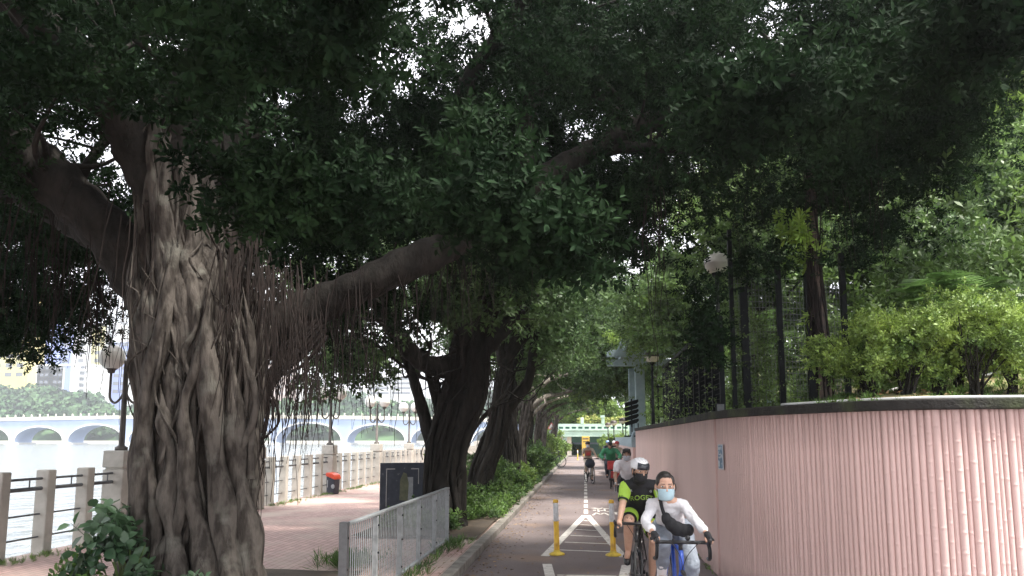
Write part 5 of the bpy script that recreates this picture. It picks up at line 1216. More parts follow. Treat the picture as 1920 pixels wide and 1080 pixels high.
# ------------------------------------------------------------------ bicycles and riders (local: x across, -y forward)
def L3(p): return (p[0], -p[1], p[2])
def torus(m, c, Rr, r, seg=40, rs=10):
    a = np.linspace(0, 2*math.pi, seg, endpoint=False); m.tube([(c[0], c[1]+Rr*math.cos(t), c[2]+Rr*math.sin(t)) for t in a], r, rs, closed=True)
def wheel(root, f, Rr=.34, tyre=.014, rimc='bike_black', spokes=True):
    h = L3((0, f, Rr)); m = MB(); torus(m, h, Rr-.034, .011, 44, 8); m.cyl((-.045, h[1], h[2]), (.045, h[1], h[2]), .018, seg=10)
    w = m.build('wheel', rimc, root, smooth=True); m = MB(); torus(m, h, Rr-tyre, tyre, 44, 8); m.build('tyre', 'rubber', w, smooth=True)
    if spokes:
        m = MB()
        for i in range(24):
            a = 2*math.pi*i/24; s = .03*(-1)**i; m.tube([(s, h[1], h[2]), (0, h[1]+(Rr-.04)*math.cos(a), h[2]+(Rr-.04)*math.sin(a))], .0013, 3, caps=False)
        m.build('spokes', 'chrome', w)
    return w
def bicycle(label, X, Y, rz, frame='bike_black', fork=None, drop=True, Rr=.34, barz=.90, ped=1, spokes=True, bell=False, rimc='bike_black', saddle='black_plastic', tape='black_plastic', tyre=.014):
    t = thing('bicycle', label, 'bicycle', (X, Y, 0), rz); fork = fork or frame
    T = lambda m, pts, r, **k: m.tube([L3(p) for p in pts], r, 9, **k)
    m = MB(); BB = (0, 0, .28); HT = (0, .445, barz-.08); HB = (0, .485, barz-.24); ST = (0, -.17, .80); RH = (0, -.42, Rr)
    T(m, [BB, HB], .022); T(m, [ST, HT], .017); T(m, [BB, ST], .016); T(m, [HT, HB], .022)
    for s in (-1, 1): T(m, [(s*.02, 0, .28), (s*.06, -.42, Rr)], .009); T(m, [(s*.012, -.165, .76), (s*.06, -.42, Rr)], .008)
    m.build('frame', frame, t, smooth=True)
    m = MB(); T(m, [(0, .485, barz-.24), (0, .495, barz-.29)], .024)
    for s in (-1, 1): T(m, crom([(s*.012, .493, barz-.275), (s*.042, .502, barz-.32), (s*.052, .54, Rr+.1), (s*.052, .59, Rr)], 4), [.015, .015, .014, .014, .014, .013, .013, .012, .012, .011, .010, .010, .010][:13])
    m.build('fork', fork, t, smooth=True)
    m = MB(); m.box(L3((0, .50, barz-.30)), (.05, .05, .05)); 
    for s in (-1, 1): m.box(L3((s*.035, .515, barz-.33)), (.012, .02, .08))
    m.build('brake', 'dark_metal', t)
    wheel(t, .59, Rr, tyre, rimc, spokes); wheel(t, -.42, Rr, tyre, rimc, spokes)
    m = MB(); T(m, [HT, (0, .44, barz-.02)], .018); T(m, [(0, .44, barz-.02), (0, .53, barz)], .017)
    if drop:
        T(m, [(-.10, .53, barz), (.10, .53, barz)], .0155)
    else: T(m, crom([(-.29, .47, barz+.02), (-.16, .50, barz+.02), (0, .53, barz), (.16, .50, barz+.02), (.29, .47, barz+.02)], 4), .013)
    m.build('stem', 'black_plastic', t, smooth=True)
    for s in (-1, 1):
        m = MB()
        if drop:
            T(m, crom([(s*.08, .53, barz), (s*.18, .53, barz), (s*.205, .555, barz-.002), (s*.208, .60, barz-.012), (s*.212, .625, barz-.06), (s*.215, .60, barz-.115), (s*.218, .53, barz-.135), (s*.22, .47, barz-.14)], 5), .0155)
            T(m, crom([(s*.208, .59, barz-.005), (s*.21, .635, barz+.012), (s*.21, .66, barz+.045)], 4), [.018]*8+[.013])
        else: T(m, [(s*.18, .495, barz+.02), (s*.295, .465, barz+.02)], .018)
        m.build('handlebar_grip', tape, t, smooth=True)
        m = MB()
        if drop: T(m, crom([(s*.21, .65, barz+.005), (s*.213, .668, barz-.05), (s*.216, .655, barz-.11)], 4), .006)
        else: T(m, [(s*.20, .51, barz+.01), (s*.29, .53, barz-.005)], .006)
        m.build('brake_lever', 'dark_metal', t, smooth=True)
    MB().tube([L3((0, -.17, .78)), L3((0, -.195, .91))], .013, 8).build('seat_post', 'dark_metal', t, smooth=True)
    MB().prism([(-.065, .14), (0, .16), (.065, .14), (.075, .08), (.02, -.10), (0, -.13), (-.02, -.10), (-.075, .08)], .905, .945).build('saddle', saddle, t, bevel=.015).location = (0, .20, 0)
    m = MB(); m.cyl((-.06, 0, .28), (.06, 0, .28), .022); m.lathe([(.0, -.004), (.095, -.004), (.095, .004), (0, .004)], (-.065, 0, .28), 26, axis='x')
    for s in (-1, 1):
        z = .28-s*ped*(-.17); T(m, [(s*.075, 0, .28), (s*.085, .02, z)], .011)
    m.build('crank', 'dark_metal', t)
    for s in (-1, 1):
        z = .28+s*ped*.17; m = MB(); m.box(L3((s*.135, .02, z)), (.09, .07, .018)); m.build('pedal', 'dark_metal', t)
    m = MB(); T(m, crom([(-.15, .56, barz), (-.10, .64, barz+.01), (-.02, .62, barz-.12), (0, .52, barz-.26)], 5), .003); T(m, crom([(.15, .56, barz), (.11, .65, barz), (.03, .62, barz-.10), (0, .53, barz-.22)], 5), .003)
    m.build('brake_cable', 'black_plastic', t)
    if bell: MB().ell(L3((.05, .53, barz+.035)), (.022, .022, .022), 12, 8).build('bell', 'black_plastic', t, smooth=True)
    return t
TEX = bpy.data.textures.new('cloth_folds', 'CLOUDS'); TEX.noise_scale = .075; TEX.noise_depth = 2
def cap(m, a, b, r0, r1, seg=14):
    a = np.array(a, float); b = np.array(b, float); d = b-a; L_ = np.linalg.norm(d)+1e-9; u = d/L_; P = []; Q = []
    for t in np.linspace(0, math.pi/2, 5): P.append(a-u*r0*math.cos(t)); Q.append(max(.0005, r0*math.sin(t)))
    for t in np.linspace(math.pi/2, 0, 5): P.append(b+u*r1*math.cos(t)); Q.append(max(.0005, r1*math.sin(t)))
    m.tube(P, Q, seg)
def fuse(m, name, mat, parent, vox=.01, sm=3, disp=0.0):
    """union of overlapping shapes -> one continuous skin"""
    me = bpy.data.meshes.new('tmp'); me.from_pydata(np.vstack(m.v).tolist(), [], m.f); o = bpy.data.objects.new('tmp', me); COL.objects.link(o)
    r = o.modifiers.new('r', 'REMESH'); r.mode = 'VOXEL'; r.voxel_size = vox; r.use_smooth_shade = True
    s = o.modifiers.new('s', 'SMOOTH'); s.iterations = sm; s.factor = .6
    if disp: d = o.modifiers.new('d', 'DISPLACE'); d.texture = TEX; d.strength = disp; d.mid_level = .5; d.texture_coords = 'LOCAL'
    dg = bpy.context.evaluated_depsgraph_get(); me2 = bpy.data.meshes.new_from_object(o.evaluated_get(dg)); bpy.data.objects.remove(o); bpy.data.meshes.remove(me)
    me2.materials.clear(); return link_mesh(name, me2, mat, parent, True)
def rider(label, X, Y, rz, c):
    """c: joints (x, forward, z) and clothing"""
    t = thing('person', label, 'person', (X, Y, 0), rz); v = c.get('vox', .009)
    J = {k: np.array(L3(c[k])) for k in ('pelvis', 'chest', 'neck', 'head')}
    S = [np.array(L3(p)) for p in c['shoulder']]; E_ = [np.array(L3(p)) for p in c['elbow']]; Wr = [np.array(L3(p)) for p in c['wrist']]
    Hp = [np.array(L3(p)) for p in c['hip']]; K = [np.array(L3(p)) for p in c['knee']]; An = [np.array(L3(p)) for p in c['ankle']]
    g = c.get('girth', 1.0)
    hm = Matrix.Rotation(c.get('yaw', 0), 3, 'Z') @ Matrix.Rotation(c.get('roll', 0), 3, 'Y') @ Matrix.Rotation(c.get('nod', 0), 3, 'X'); hm = np.array(hm); hs = c.get('hscale', 1.0)
    Hh = lambda p: tuple(J['head']+hm@np.array(p)*hs)
    def hell(m, cc, r, **k):
        k0 = m.n; m.ell((0, 0, 0), r, **k); m.v[-1] = (m.v[-1]+np.array(cc))@hm.T*hs+J['head']
    m = MB()
    # head, neck
    hell(m, (0, .004, .03), (.074, .092, .092)); hell(m, (0, -.028, -.045), (.056, .058, .066)); hell(m, (0, -.045, -.085), (.030, .030, .026)); hell(m, (0, -.035, .015), (.066, .056, .06))
    cap(m, Hh((0, -.094, .012)), Hh((0, -.108, -.020)), .009, .014, 10)
    for s in (-1, 1):
        hell(m, (s*.077, .006, -.008), (.010, .020, .032)); hell(m, (s*.034, -.074, .030), (.022, .016, .010)); hell(m, (s*.040, -.068, -.030), (.022, .020, .020))
    cap(m, Hh((0, -.082, -.058)), Hh((0, -.088, -.060)), .012, .012, 8)
    cap(m, J['neck'], Hh((0, .02, -.05)), .056*g, .050, 14)
    cap(m, J['chest'], J['pelvis'], .11*g, .12*g)
    for i, s in enumerate((-1, 1)):
        cap(m, J['neck'], S[i], .052, .048*g); cap(m, J['chest'], S[i], .09*g, .05*g); cap(m, S[i], E_[i], .046*g, .036*g); cap(m, E_[i]+(Wr[i]-E_[i])*.22, E_[i], .038*g, .034*g); cap(m, E_[i], Wr[i], .036*g, .024*g)
        cap(m, J['pelvis'], Hp[i], .11*g, .10*g); cap(m, Hp[i], K[i], .082*g, .055*g); cap(m, K[i], K[i]+(An[i]-K[i])*.35, .052*g, .052*g); cap(m, K[i]+(An[i]-K[i])*.35, An[i], .052*g, .034)
        cap(m, An[i], An[i]+np.array([s*.01, -.12, -.035]), .034, .030)
        # hand: palm + four curled fingers + thumb round the grip
        w = Wr[i]; gp = np.array(L3(c['grip'][i])); d = gp-w; d /= np.linalg.norm(d)+1e-9
        cap(m, w, w+d*.05, .024, .028); pc = w+d*.055; out = np.array([s*1.0, 0, 0]); fw = np.array([0, -1.0, 0]); dn = np.array([0, 0, -1.0])
        cap(m, pc, pc+fw*.018, .028, .024)
        for q in range(4):
            b0 = pc+fw*(.030-.018*q)*0+fw*(.028-.017*q)+out*.020; k1 = b0+out*.014+dn*.020+fw*.008; k2 = k1+dn*.024*[.9, 1.05, 1, .8][q]-out*.006; k3 = k2+dn*.010-out*.022
            cap(m, b0-out*.012, k1, .0098, .0092, 8); cap(m, k1, k2, .0092, .0085, 8); cap(m, k2, k3, .0085, .0075, 8)
        b0 = pc-out*.020+fw*.004; cap(m, b0, b0-out*.008+fw*.026+dn*.014, .0115, .010, 8); cap(m, b0-out*.008+fw*.026+dn*.014, b0+fw*.036+dn*.036, .010, .0085, 8)
    fuse(m, 'body', c.get('skin', 'skin'), t, v*.62 if v < .012 else v, 1)
    # eyes
    if c.get('eyes', True):
        for s in (-1, 1):
            m = MB(); hell(m, (s*.031, -.079, .012), (.0145, .010, .0072), seg=10, rings=6); e = m.build('eye', 'eye_white', t, smooth=True)
            m = MB(); hell(m, (s*.031, -.0875, .012), (.0062, .004, .0062), seg=8, rings=6); m.build('iris', 'hair', e, smooth=True)
            m = MB(); cap(m, Hh((s*.016, -.0945, .033)), Hh((s*.046, -.084, .034)), .0035, .0025, 6); m.build('eyebrow', 'hair', t, smooth=True)
    # shirt
    m = MB(); sg = g*c.get('loose', 1.0); ch, pv_ = J['chest'], J['pelvis']
    cap(m, ch, ch*.45+pv_*.55, .125*sg, .128*sg, 18); cap(m, ch*.45+pv_*.55, pv_+(ch-pv_)*.12, .128*sg, .122*sg, 18)
    for i, s in enumerate((-1, 1)):
        side = np.array([s*.055*g, 0, 0]); cap(m, ch+side, pv_+(ch-pv_)*.2+side, .095*sg, .098*sg, 16)
        cap(m, J['neck']+np.array([0, 0, -.02]), S[i], .062*g, .066*sg); cap(m, ch, S[i], .10*g, .065*sg)
        sl = c.get('sleeve', .5); a = S[i]; e = E_[i]
        if sl <= 1: cap(m, a, a+(e-a)*sl, .063*sg, .056*sg)
        else: cap(m, a, e, .063*sg, .054*sg); cap(m, e, e+(Wr[i]-e)*(sl-1), .054*sg, .045*sg)
    fuse(m, c.get('shirt_name', 'shirt'), c['shirt'], t, v, 3, c.get('fold', .012)); 
    if 'sleeves' in c:
        for i in range(2):
            m = MB(); a = S[i]; e = E_[i]; cap(m, a+(e-a)*.02, a+(e-a)*(c['sleeve']+.02), .068*sg, .060*sg); fuse(m, 'sleeve', c['sleeves'], t, v, 2, .006)
            m = MB(); q = a+(e-a)*(c['sleeve']+.16); m.cyl(q-(e-a)*.03, q+(e-a)*.03, .0575*sg, .056*sg, 18); m.build('cuff', 'black_cloth', t, smooth=True)
    # trousers / shorts
    m = MB(); lg = c.get('leg', 2.0); tg = g*c.get('tloose', 1.0); cap(m, pv_+np.array([0, 0, .03]), pv_, .125*g, .135*g, 18)
    for i, s in enumerate((-1, 1)):
        cap(m, pv_, Hp[i], .125*g, .112*tg); 
        q = min(1, lg); cap(m, Hp[i], Hp[i]+(K[i]-Hp[i])*q, .102*tg, (.102-.026*q)*tg)
        l2 = c['legs'][i] if 'legs' in c else lg
        if l2 > 1: cap(m, K[i], K[i]+(An[i]-K[i])*(l2-1), .076*tg, .062*tg)
    fuse(m, c.get('bottom_name', 'trousers'), c['bottom'], t, v, 3, c.get('fold', .012))
    if 'leg_band' in c:
        for i in range(2):
            a = Hp[i]; e = K[i]; p0 = a+(e-a)*(lg*.78); p1 = a+(e-a)*(lg+.12); m = MB(); m.tube([p0, p0+(p1-p0)*.5, p1], [.097*tg, .092*tg, .085*tg], 22, caps=False); m.build('leg_band', c['leg_band'], t, smooth=True)
    for i, s in enumerate((-1, 1)):
        a = An[i]; m = MB(); cap(m, a+np.array([0, .04, -.035]), a+np.array([s*.008, -.07, -.070]), .042, .046); cap(m, a+np.array([s*.008, -.07, -.070]), a+np.array([s*.01, -.15, -.088]), .046, .036); cap(m, a+np.array([0, .0, .012]), a+np.array([0, .02, -.04]), .044, .046)
        fuse(m, 'shoe', c.get('shoe', 'black_cloth'), t, v, 2)
        if 'sock' in c: m = MB(); cap(m, a+(K[i]-a)*.03, a+(K[i]-a)*.42, .041, .052); fuse(m, 'sock', c['sock'], t, v, 1)
        if c.get('glove'):
            m = MB(); w = Wr[i]; gp = np.array(L3(c['grip'][i])); d = gp-w; d /= np.linalg.norm(d); pc = w+d*.055; out = np.array([s*1.0, 0, 0]); fw = np.array([0, -1.0, 0]); dn = np.array([0, 0, -1.0])
            cap(m, w-d*.005, w+d*.05, .029, .032); cap(m, pc, pc+fw*.018, .032, .029)
            for q in range(4): b0 = pc+fw*(.028-.017*q)+out*.020; cap(m, b0-out*.012, b0+out*.014+dn*.020+fw*.008, .0128, .0125, 8)
            fuse(m, 'glove', 'black_cloth', t, .006, 1)
    # hair
    hk = c.get('hair')
    if hk:
        m = MB(); hell(m, (0, .014, .040), (.081, .094, .089)); hell(m, (0, .045, .0), (.078, .064, .085))
        if hk == 'tied': m = MB(); hell(m, (0, .014, .042), (.076, .094, .090)); hell(m, (0, .045, .0), (.072, .064, .085)); hell(m, (0, -.026, .096), (.046, .046, .026)); hell(m, (-.057, -.006, .046), (.022, .050, .050)); hell(m, (.057, -.006, .046), (.022, .050, .050)); hell(m, (.085, .12, -.02), (.034, .04, .045))
        if hk == 'fringe':
            hell(m, (0, -.030, .085), (.080, .068, .050)); hell(m, (-.045, -.060, .060), (.035, .034, .030)); hell(m, (.048, -.058, .060), (.034, .034, .032)); hell(m, (.07, -.01, .02), (.020, .035, .05)); hell(m, (-.07, -.01, .02), (.020, .035, .05))
        fuse(m, 'hair', 'hair', t, .007, 2, .006)
    # mask
    if 'mask' in c:
        m = MB(); n = 13; rows = 9; Vv = []; F = []
        for j in range(rows):
            tz = j/(rows-1); z = -.012-.088*tz; y_ = -.118+.030*abs(tz-.42)**1.5+(.020 if j == rows-1 else 0); ww = .066-.020*max(0, tz-.45)
            pl = -.0018*(j % 2)
            for i in range(n):
                u = -1+2*i/(n-1); xq = ww*math.sin(u*1.35)/math.sin(1.35); yq = y_+.070*(1-math.cos(u*1.42))+pl; Vv.append(Hh((xq, yq, z-.006*(1-u*u)*(-1 if tz < .3 else 1))))
        for j in range(rows-1):
            for i in range(n-1): F.append((j*n+i, j*n+i+1, (j+1)*n+i+1, (j+1)*n+i))
        mk_ = MB().add(Vv, F).build('face_mask', c['mask'], t, smooth=True); sd = mk_.modifiers.new('s', 'SOLIDIFY'); sd.thickness = .003
        m = MB()
        for s in (-1, 1):
            for z0_ in (-.018, -.090): m.tube(crom([Hh((s*.064, -.055, z0_)), Hh((s*.076, -.02, z0_*.5)), Hh((s*.083, .012, -.005))], 4), .0022, 5)
        m.build('mask_strap', c['mask'], mk_)
        if c.get('gaiter'):
            m = MB(); hell(m, (0, -.012, -.075), (.070, .076, .062)); cap(m, Hh((0, .0, -.09)), J['neck'], .066, .070); fuse(m, 'neck_gaiter', c['mask'], t, v, 2, .006)
    # helmet
    if 'helmet' in c:
        m = MB(); hell(m, (0, .012, .050), (.098, .122, .092), z0=-.22, z1=1.0, seg=26, rings=12); he = m.build('helmet', c['helmet'], t, smooth=True)
        m = MB()
        for i in range(5):
            xq = (-.06, -.03, 0, .03, .06)[i]; L_ = .085*math.sqrt(max(.1, 1-(xq/.10)**2)); m.tube(crom([Hh((xq, .012-L_*.95, .050+.092*math.sqrt(max(.02, 1-(xq/.098)**2-(L_*.95/.122)**2))+.001)), Hh((xq*1.05, .012, .050+.0935*math.sqrt(1-(xq/.098)**2))), Hh((xq, .012+L_*.95, .050+.092*math.sqrt(max(.02, 1-(xq/.098)**2-(L_*.95/.122)**2))+.001))], 6), [.003]+[.009]*11+[.003] if False else .007, 6)
        m.build('vent', c.get('vents', 'visor'), he)
        m = MB()
        for s in (-1, 1): m.tube(crom([Hh((s*.085, -.03, .03)), Hh((s*.078, -.025, -.04)), Hh((s*.03, -.045, -.113)), Hh((0, -.05, -.118))], 4), .004, 5)
        m.build('chin_strap', 'black_cloth', he)
        if c.get('visor'):
            Vv = []; F = []; n = 15
            for j, (z, k_) in enumerate(((.034, 1.10), (.055, 1.12), (.080, 1.08), (.098, .96))):
                for i in range(n):
                    u = (-1+2*i/(n-1))*.72; Vv.append(Hh((.098*k_*math.sin(u), .012-.122*k_*math.cos(u)*(1 if z < .09 else .93), z+(.012*(abs(u)) if j > 1 else 0))))
            for j in range(3):
                for i in range(n-1): F.append((j*n+i, j*n+i+1, (j+1)*n+i+1, (j+1)*n+i))
            vv = MB().add(Vv, F).build('visor', 'visor', he, smooth=True); sd = vv.modifiers.new('s', 'SOLIDIFY'); sd.thickness = .003
    if c.get('glasses'):
        m = MB()
        for s in (-1, 1): hell(m, (s*.032, -.097, .010), (.025, .007, .017), seg=12, rings=6)
        cap(m, Hh((-.02, -.10, .014)), Hh((.02, -.10, .014)), .003, .003, 6); m.build('sunglasses', 'black_plastic', t, smooth=True)
    return t, J, Hh
def drape_text(txt, size, origin, target, mat, parent, name='lettering', rot=0.0, bend=0.0, arch=0.0, align='CENTER', off=.004):
    """lettering printed on a garment: laid on the target's surface along +y"""
    cu = bpy.data.curves.new('t', 'FONT'); cu.body = txt; cu.size = size; cu.align_x = align; cu.align_y = 'CENTER'; cu.space_character = 1.05; cu.offset = size*.02
    o = bpy.data.objects.new('t', cu); COL.objects.link(o); dg = bpy.context.evaluated_depsgraph_get(); me = bpy.data.meshes.new_from_object(o.evaluated_get(dg)); bpy.data.objects.remove(o)
    import bmesh
    b = bmesh.new(); b.from_mesh(me); bmesh.ops.triangulate(b, faces=b.faces); bmesh.ops.subdivide_edges(b, edges=b.edges, cuts=1); b.to_mesh(me); b.free()
    tm = target.data; bvh = BVHTree.FromPolygons([v.co for v in tm.vertices], [tuple(p.vertices) for p in tm.polygons]); lp = Vector(origin)
    for v in me.vertices:
        x, z = v.co.x, v.co.y; z += arch*x*x; x, z = x*math.cos(rot)-z*math.sin(rot), x*math.sin(rot)+z*math.cos(rot)
        p = Vector((lp.x+x, lp.y-.5, lp.z+z)); hit = bvh.ray_cast(p, Vector((0, 1, 0)))
        v.co = (hit[0]-Vector((0, off, 0))) if hit[0] else Vector((p.x, lp.y, p.z))
    me.materials.clear(); return link_mesh(name, me, mat, parent)
def child(t, name):
    for o in t.children:
        if o.name.split('.')[0] == name: return o
# ---------------- woman in white, nearest rider
wx = A(1278, 1010, 6.45)[0]; wy = 6.98
bicycle('blue road bicycle with black drop bars ridden by the woman in the white top', wx, wy, 0, frame='bike_blue', barz=.895, ped=-1, bell=True)
w_, J, Hh = rider('woman in a white top, grey trousers and pale blue face mask nearest the camera', wx, wy, 0, dict(
    pelvis=(0, -.20, .93), chest=(-.055, .12, 1.12), neck=(-.08, .20, 1.21), head=(-.10, .27, 1.332), shoulder=[(-.205, .17, 1.17), (.06, .17, 1.17)], elbow=[(-.275, .30, 1.03), (.165, .32, 1.03)],
    wrist=[(-.222, .50, .955), (.215, .50, .955)], grip=[(-.21, .62, .93), (.21, .62, .93)], hip=[(-.09, -.17, .92), (.09, -.17, .92)], knee=[(-.125, .25, .84), (.125, .17, .66)], ankle=[(-.12, .02, .53), (.12, -.06, .21)],
    yaw=R(3), nod=R(4), hscale=1.03, girth=.79, loose=1.04, tloose=1.18, shirt='white_cloth', sleeve=1.62, bottom='denim_grey', legs=[1.62, 1.9], shoe='white_cloth', sock='white_cloth', glove=True, hair='tied', mask='mask_blue', vox=.009, fold=.030))
bag = thing('sling_bag', 'black sling bag worn across the chest of the woman in white', 'bag', (wx, wy, 0))
m = MB(); pts = [(-.14, .235, 1.245), (-.135, .27, 1.18), (-.115, .285, 1.10), (-.085, .285, 1.03)]
m.tube(crom([L3(p) for p in pts], 5), .016, 8, flat=.5); m.build('strap', 'black_cloth', bag, smooth=True)
m = MB()
def bp(x, f, z, r): m.ell(L3((x, f, z)), r, 14, 10)
for x, z, rx, rzz in ((-.095, 1.06, .045, .055), (-.055, 1.01, .055, .062), (-.005, .975, .065, .064), (.050, .960, .062, .060), (.095, .965, .045, .052)): bp(x, .275, z, (rx, .05, rzz))
fuse(m, 'pouch', 'black_cloth', bag, .008, 2, .006)
# ---------------- man in neon jersey
mx_ = A(1205, 1010, 8.1)[0]; my = 8.62
bicycle('black road bicycle ridden by the man in the neon and black jersey', mx_, my, R(-7), frame='bike_black', fork='bike_black', barz=.86, ped=-1, tyre=.015)
man, J, Hh = rider('man in a white helmet, black mask and neon green and black jersey', mx_, my, R(-4), dict(
    pelvis=(0.02, -.22, .95), chest=(.03, .10, 1.17), neck=(.03, .18, 1.27), head=(.02, .25, 1.395), shoulder=[(-.135, .15, 1.225), (.215, .15, 1.225)], elbow=[(-.175, .30, 1.02), (.27, .30, 1.02)],
    wrist=[(-.200, .48, .885), (.215, .48, .89)], grip=[(-.215, .60, .85), (.21, .60, .87)], hip=[(-.09, -.18, .94), (.11, -.18, .94)], knee=[(-.11, .26, .85), (.16, .18, .67)], ankle=[(-.125, .06, .50), (.13, -.06, .21)],
    yaw=R(24), nod=R(10), roll=R(3), girth=1.04, loose=1.02, shirt='black_cloth', shirt_name='jersey', sleeves='neon', sleeve=.55, bottom='black_cloth', bottom_name='shorts', leg=.70, leg_band='neon', shoe='black_plastic', skin='skin', hair='short', mask='black_cloth', gaiter=True, helmet='helmet_white', vents='helmet_white', visor=True, vox=.009, fold=.010))
js = child(man, 'jersey')
pm('neon_print', (.30, .48, .08), .7); pm('jersey_print', (.42, .43, .46), .7)
drape_text('ROGET', .075, (.035, -.2, 1.105), js, 'neon_print', man, rot=R(2), arch=-1.2)
m = MB()
drape_text('R', .035, (-.075, -.2, 1.18), js, 'jersey_print', man, 'chest_mark'); drape_text('G', .035, (.135, -.2, 1.175), js, 'jersey_print', man, 'chest_mark')
lbs = [o for o in man.children if o.name.startswith('leg_band')]
drape_text('ROG', .045, (.155, -.3, .735), lbs[1], 'black_cloth', man); drape_text('T O', .035, (-.10, -.3, .885), lbs[0], 'black_cloth', man)
sv = [o for o in man.children if o.name.startswith('sleeve')]
drape_text('ET', .034, (.245, -.2, 1.12), sv[1], 'black_cloth', man); drape_text('RO', .034, (-.185, -.2, 1.12), sv[0], 'black_cloth', man)
gl = thing('bicycle_light', 'small yellow light on the handlebar of the black road bicycle', 'light', (mx_+.10, my-.56, .86))
MB().box((0, 0, .02), (.055, .03, .03)).build('housing', 'sign_yellow', gl, bevel=.005); MB().cyl((0, 0, -.02), (0, 0, .005), .008).build('clip', 'black_plastic', gl)
# ---------------- man in white T-shirt
tx = A(1181, 975, 14.6)[0]; ty = 15.0
bicycle('dark bicycle with pale bar tape ridden by the man in the white T-shirt', tx, ty, R(-5), frame='bike_black', barz=.88, ped=1, tape='bike_white')
tm_, J, Hh = rider('man in a white T-shirt, black shorts and pale mask riding behind the white helmet', tx, ty, R(-5), dict(
    pelvis=(.03, -.20, .95), chest=(.01, .08, 1.19), neck=(0, .14, 1.31), head=(-.01, .20, 1.435), shoulder=[(-.19, .11, 1.25), (.19, .11, 1.25)], elbow=[(-.235, .28, 1.03), (.235, .28, 1.03)],
    wrist=[(-.21, .48, .90), (.21, .48, .90)], grip=[(-.21, .60, .87), (.21, .60, .87)], hip=[(-.09, -.18, .94), (.11, -.18, .94)], knee=[(-.13, .18, .67), (.13, .26, .86)], ankle=[(-.13, -.05, .24), (.13, .06, .50)],
    nod=R(6), girth=1.0, loose=1.15, shirt='grey_tee', shirt_name='t_shirt', sleeve=.55, bottom='black_cloth', bottom_name='shorts', leg=.72, tloose=1.15, skin='skin_tan', hair='fringe', mask='mask_white', vox=.011, fold=.022))
js = child(tm_, 't_shirt')
drape_text('5908', .075, (.115, -.2, 1.17), js, 'black_cloth', tm_, rot=R(-90))
MB().box(tuple(np.array(L3((-.245, .135, 1.17)))), (.02, .05, .07)).build('sleeve_patch', 'black_cloth', tm_)
# ---------------- girl with handlebar bag
gx = A(1104, 880, 29.4)[0]; gy = 30.0
bicycle('bicycle with a white fork and flat bar ridden along the dashed line', gx, gy, R(14), frame='bike_black', fork='bike_white', drop=False, barz=.95, ped=-1, spokes=False)
rider('person in a dark helmet, beige shirt and pale trousers riding on the dashed centre line', gx, gy, R(10), dict(
    pelvis=(0, -.20, .93), chest=(-.02, -.02, 1.22), neck=(-.03, .02, 1.37), head=(-.04, .06, 1.50), shoulder=[(-.19, 0, 1.31), (.15, 0, 1.31)], elbow=[(-.27, .15, 1.10), (.25, .17, 1.10)],
    wrist=[(-.25, .38, 1.01), (.26, .38, 1.01)], grip=[(-.25, .50, .97), (.25, .50, .97)], hip=[(-.09, -.17, .93), (.09, -.17, .93)], knee=[(-.13, .22, .84), (.13, .14, .62)], ankle=[(-.12, .03, .50), (.12, -.04, .20)],
    girth=.95, shirt='beige_cloth', sleeve=.6, bottom='beige_cloth', leg=2, shoe='black_cloth', hair='short', mask='mask_white', helmet='black_plastic', vents='red_brown', vox=.013, eyes=False))
bb = thing('handlebar_bag', 'round black bag hanging on the handlebar of the bicycle on the centre line', 'bag', (gx+.02, gy-.62, .78), R(10))
m = MB(); m.ell((0.03, 0, 0), (.20, .13, .17), 20, 12); m.box((0.03, 0, .05), (.30, .16, .18)); fuse(m, 'pouch', 'navy_cloth', bb, .012, 2, .01); MB().tube(crom([(-.08, .06, .12), (0, .05, .20), (.1, .06, .12)], 4), .012, 6).build('strap', 'black_cloth', bb)
vs_ = thing('waist_pack', 'red brown pack worn on the chest of the rider in the beige shirt', 'bag', (gx-.02, gy-.12, 1.17), R(10))
MB().box((0, 0, 0), (.24, .08, .22), rx=R(-8)).build('pouch', 'red_brown', vs_, bevel=.02); MB().box((0, -.045, -.02), (.14, .02, .11), rx=R(-8)).build('pocket', 'red_cloth', vs_, bevel=.008)
# ---------------- man in green jacket
jx = A(1148, 890, 26.2)[0]; jy = 27.2
bicycle('bicycle carrying red bags on the front ridden by the man in the green jacket', jx, jy, R(-4), frame='bike_black', drop=False, barz=.98, ped=-1, spokes=False)
rider('man in a green jacket and sunglasses riding with red bags on the handlebar', jx, jy, 0, dict(
    pelvis=(0, -.20, .95), chest=(-.02, .0, 1.24), neck=(-.03, .04, 1.38), head=(-.04, .10, 1.50), shoulder=[(-.24, .02, 1.32), (.19, .02, 1.32)], elbow=[(-.37, .16, 1.14), (.33, .16, 1.14)],
    wrist=[(-.26, .38, 1.04), (.26, .38, 1.04)], grip=[(-.25, .50, 1.0), (.25, .50, 1.0)], hip=[(-.10, -.17, .94), (.10, -.17, .94)], knee=[(-.16, .20, .82), (.14, .14, .62)], ankle=[(-.14, .03, .48), (.13, -.04, .20)],
    girth=1.12, loose=1.1, shirt='green_cloth', shirt_name='jacket', sleeve=1.85, bottom='navy_cloth', leg=2, skin='skin_tan', hair='short', helmet='black_plastic', glasses=True, vox=.013, eyes=False))
rb = thing('handlebar_bag', 'upper red bag hanging on the handlebar in front of the man in green', 'bag', (jx-.02, jy-.66, .80), R(-3))
MB().box((0, 0, .02), (.26, .15, .30)).build('pouch', 'red_cloth', rb, bevel=.03); MB().box((0, -.082, -.03), (.18, .02, .12)).build('pocket', 'red_cloth', rb, bevel=.008)
rb = thing('pannier_bag', 'lower red bag mounted over the front wheel in front of the man in green', 'bag', (jx+.10, jy-.70, .50), R(-3))
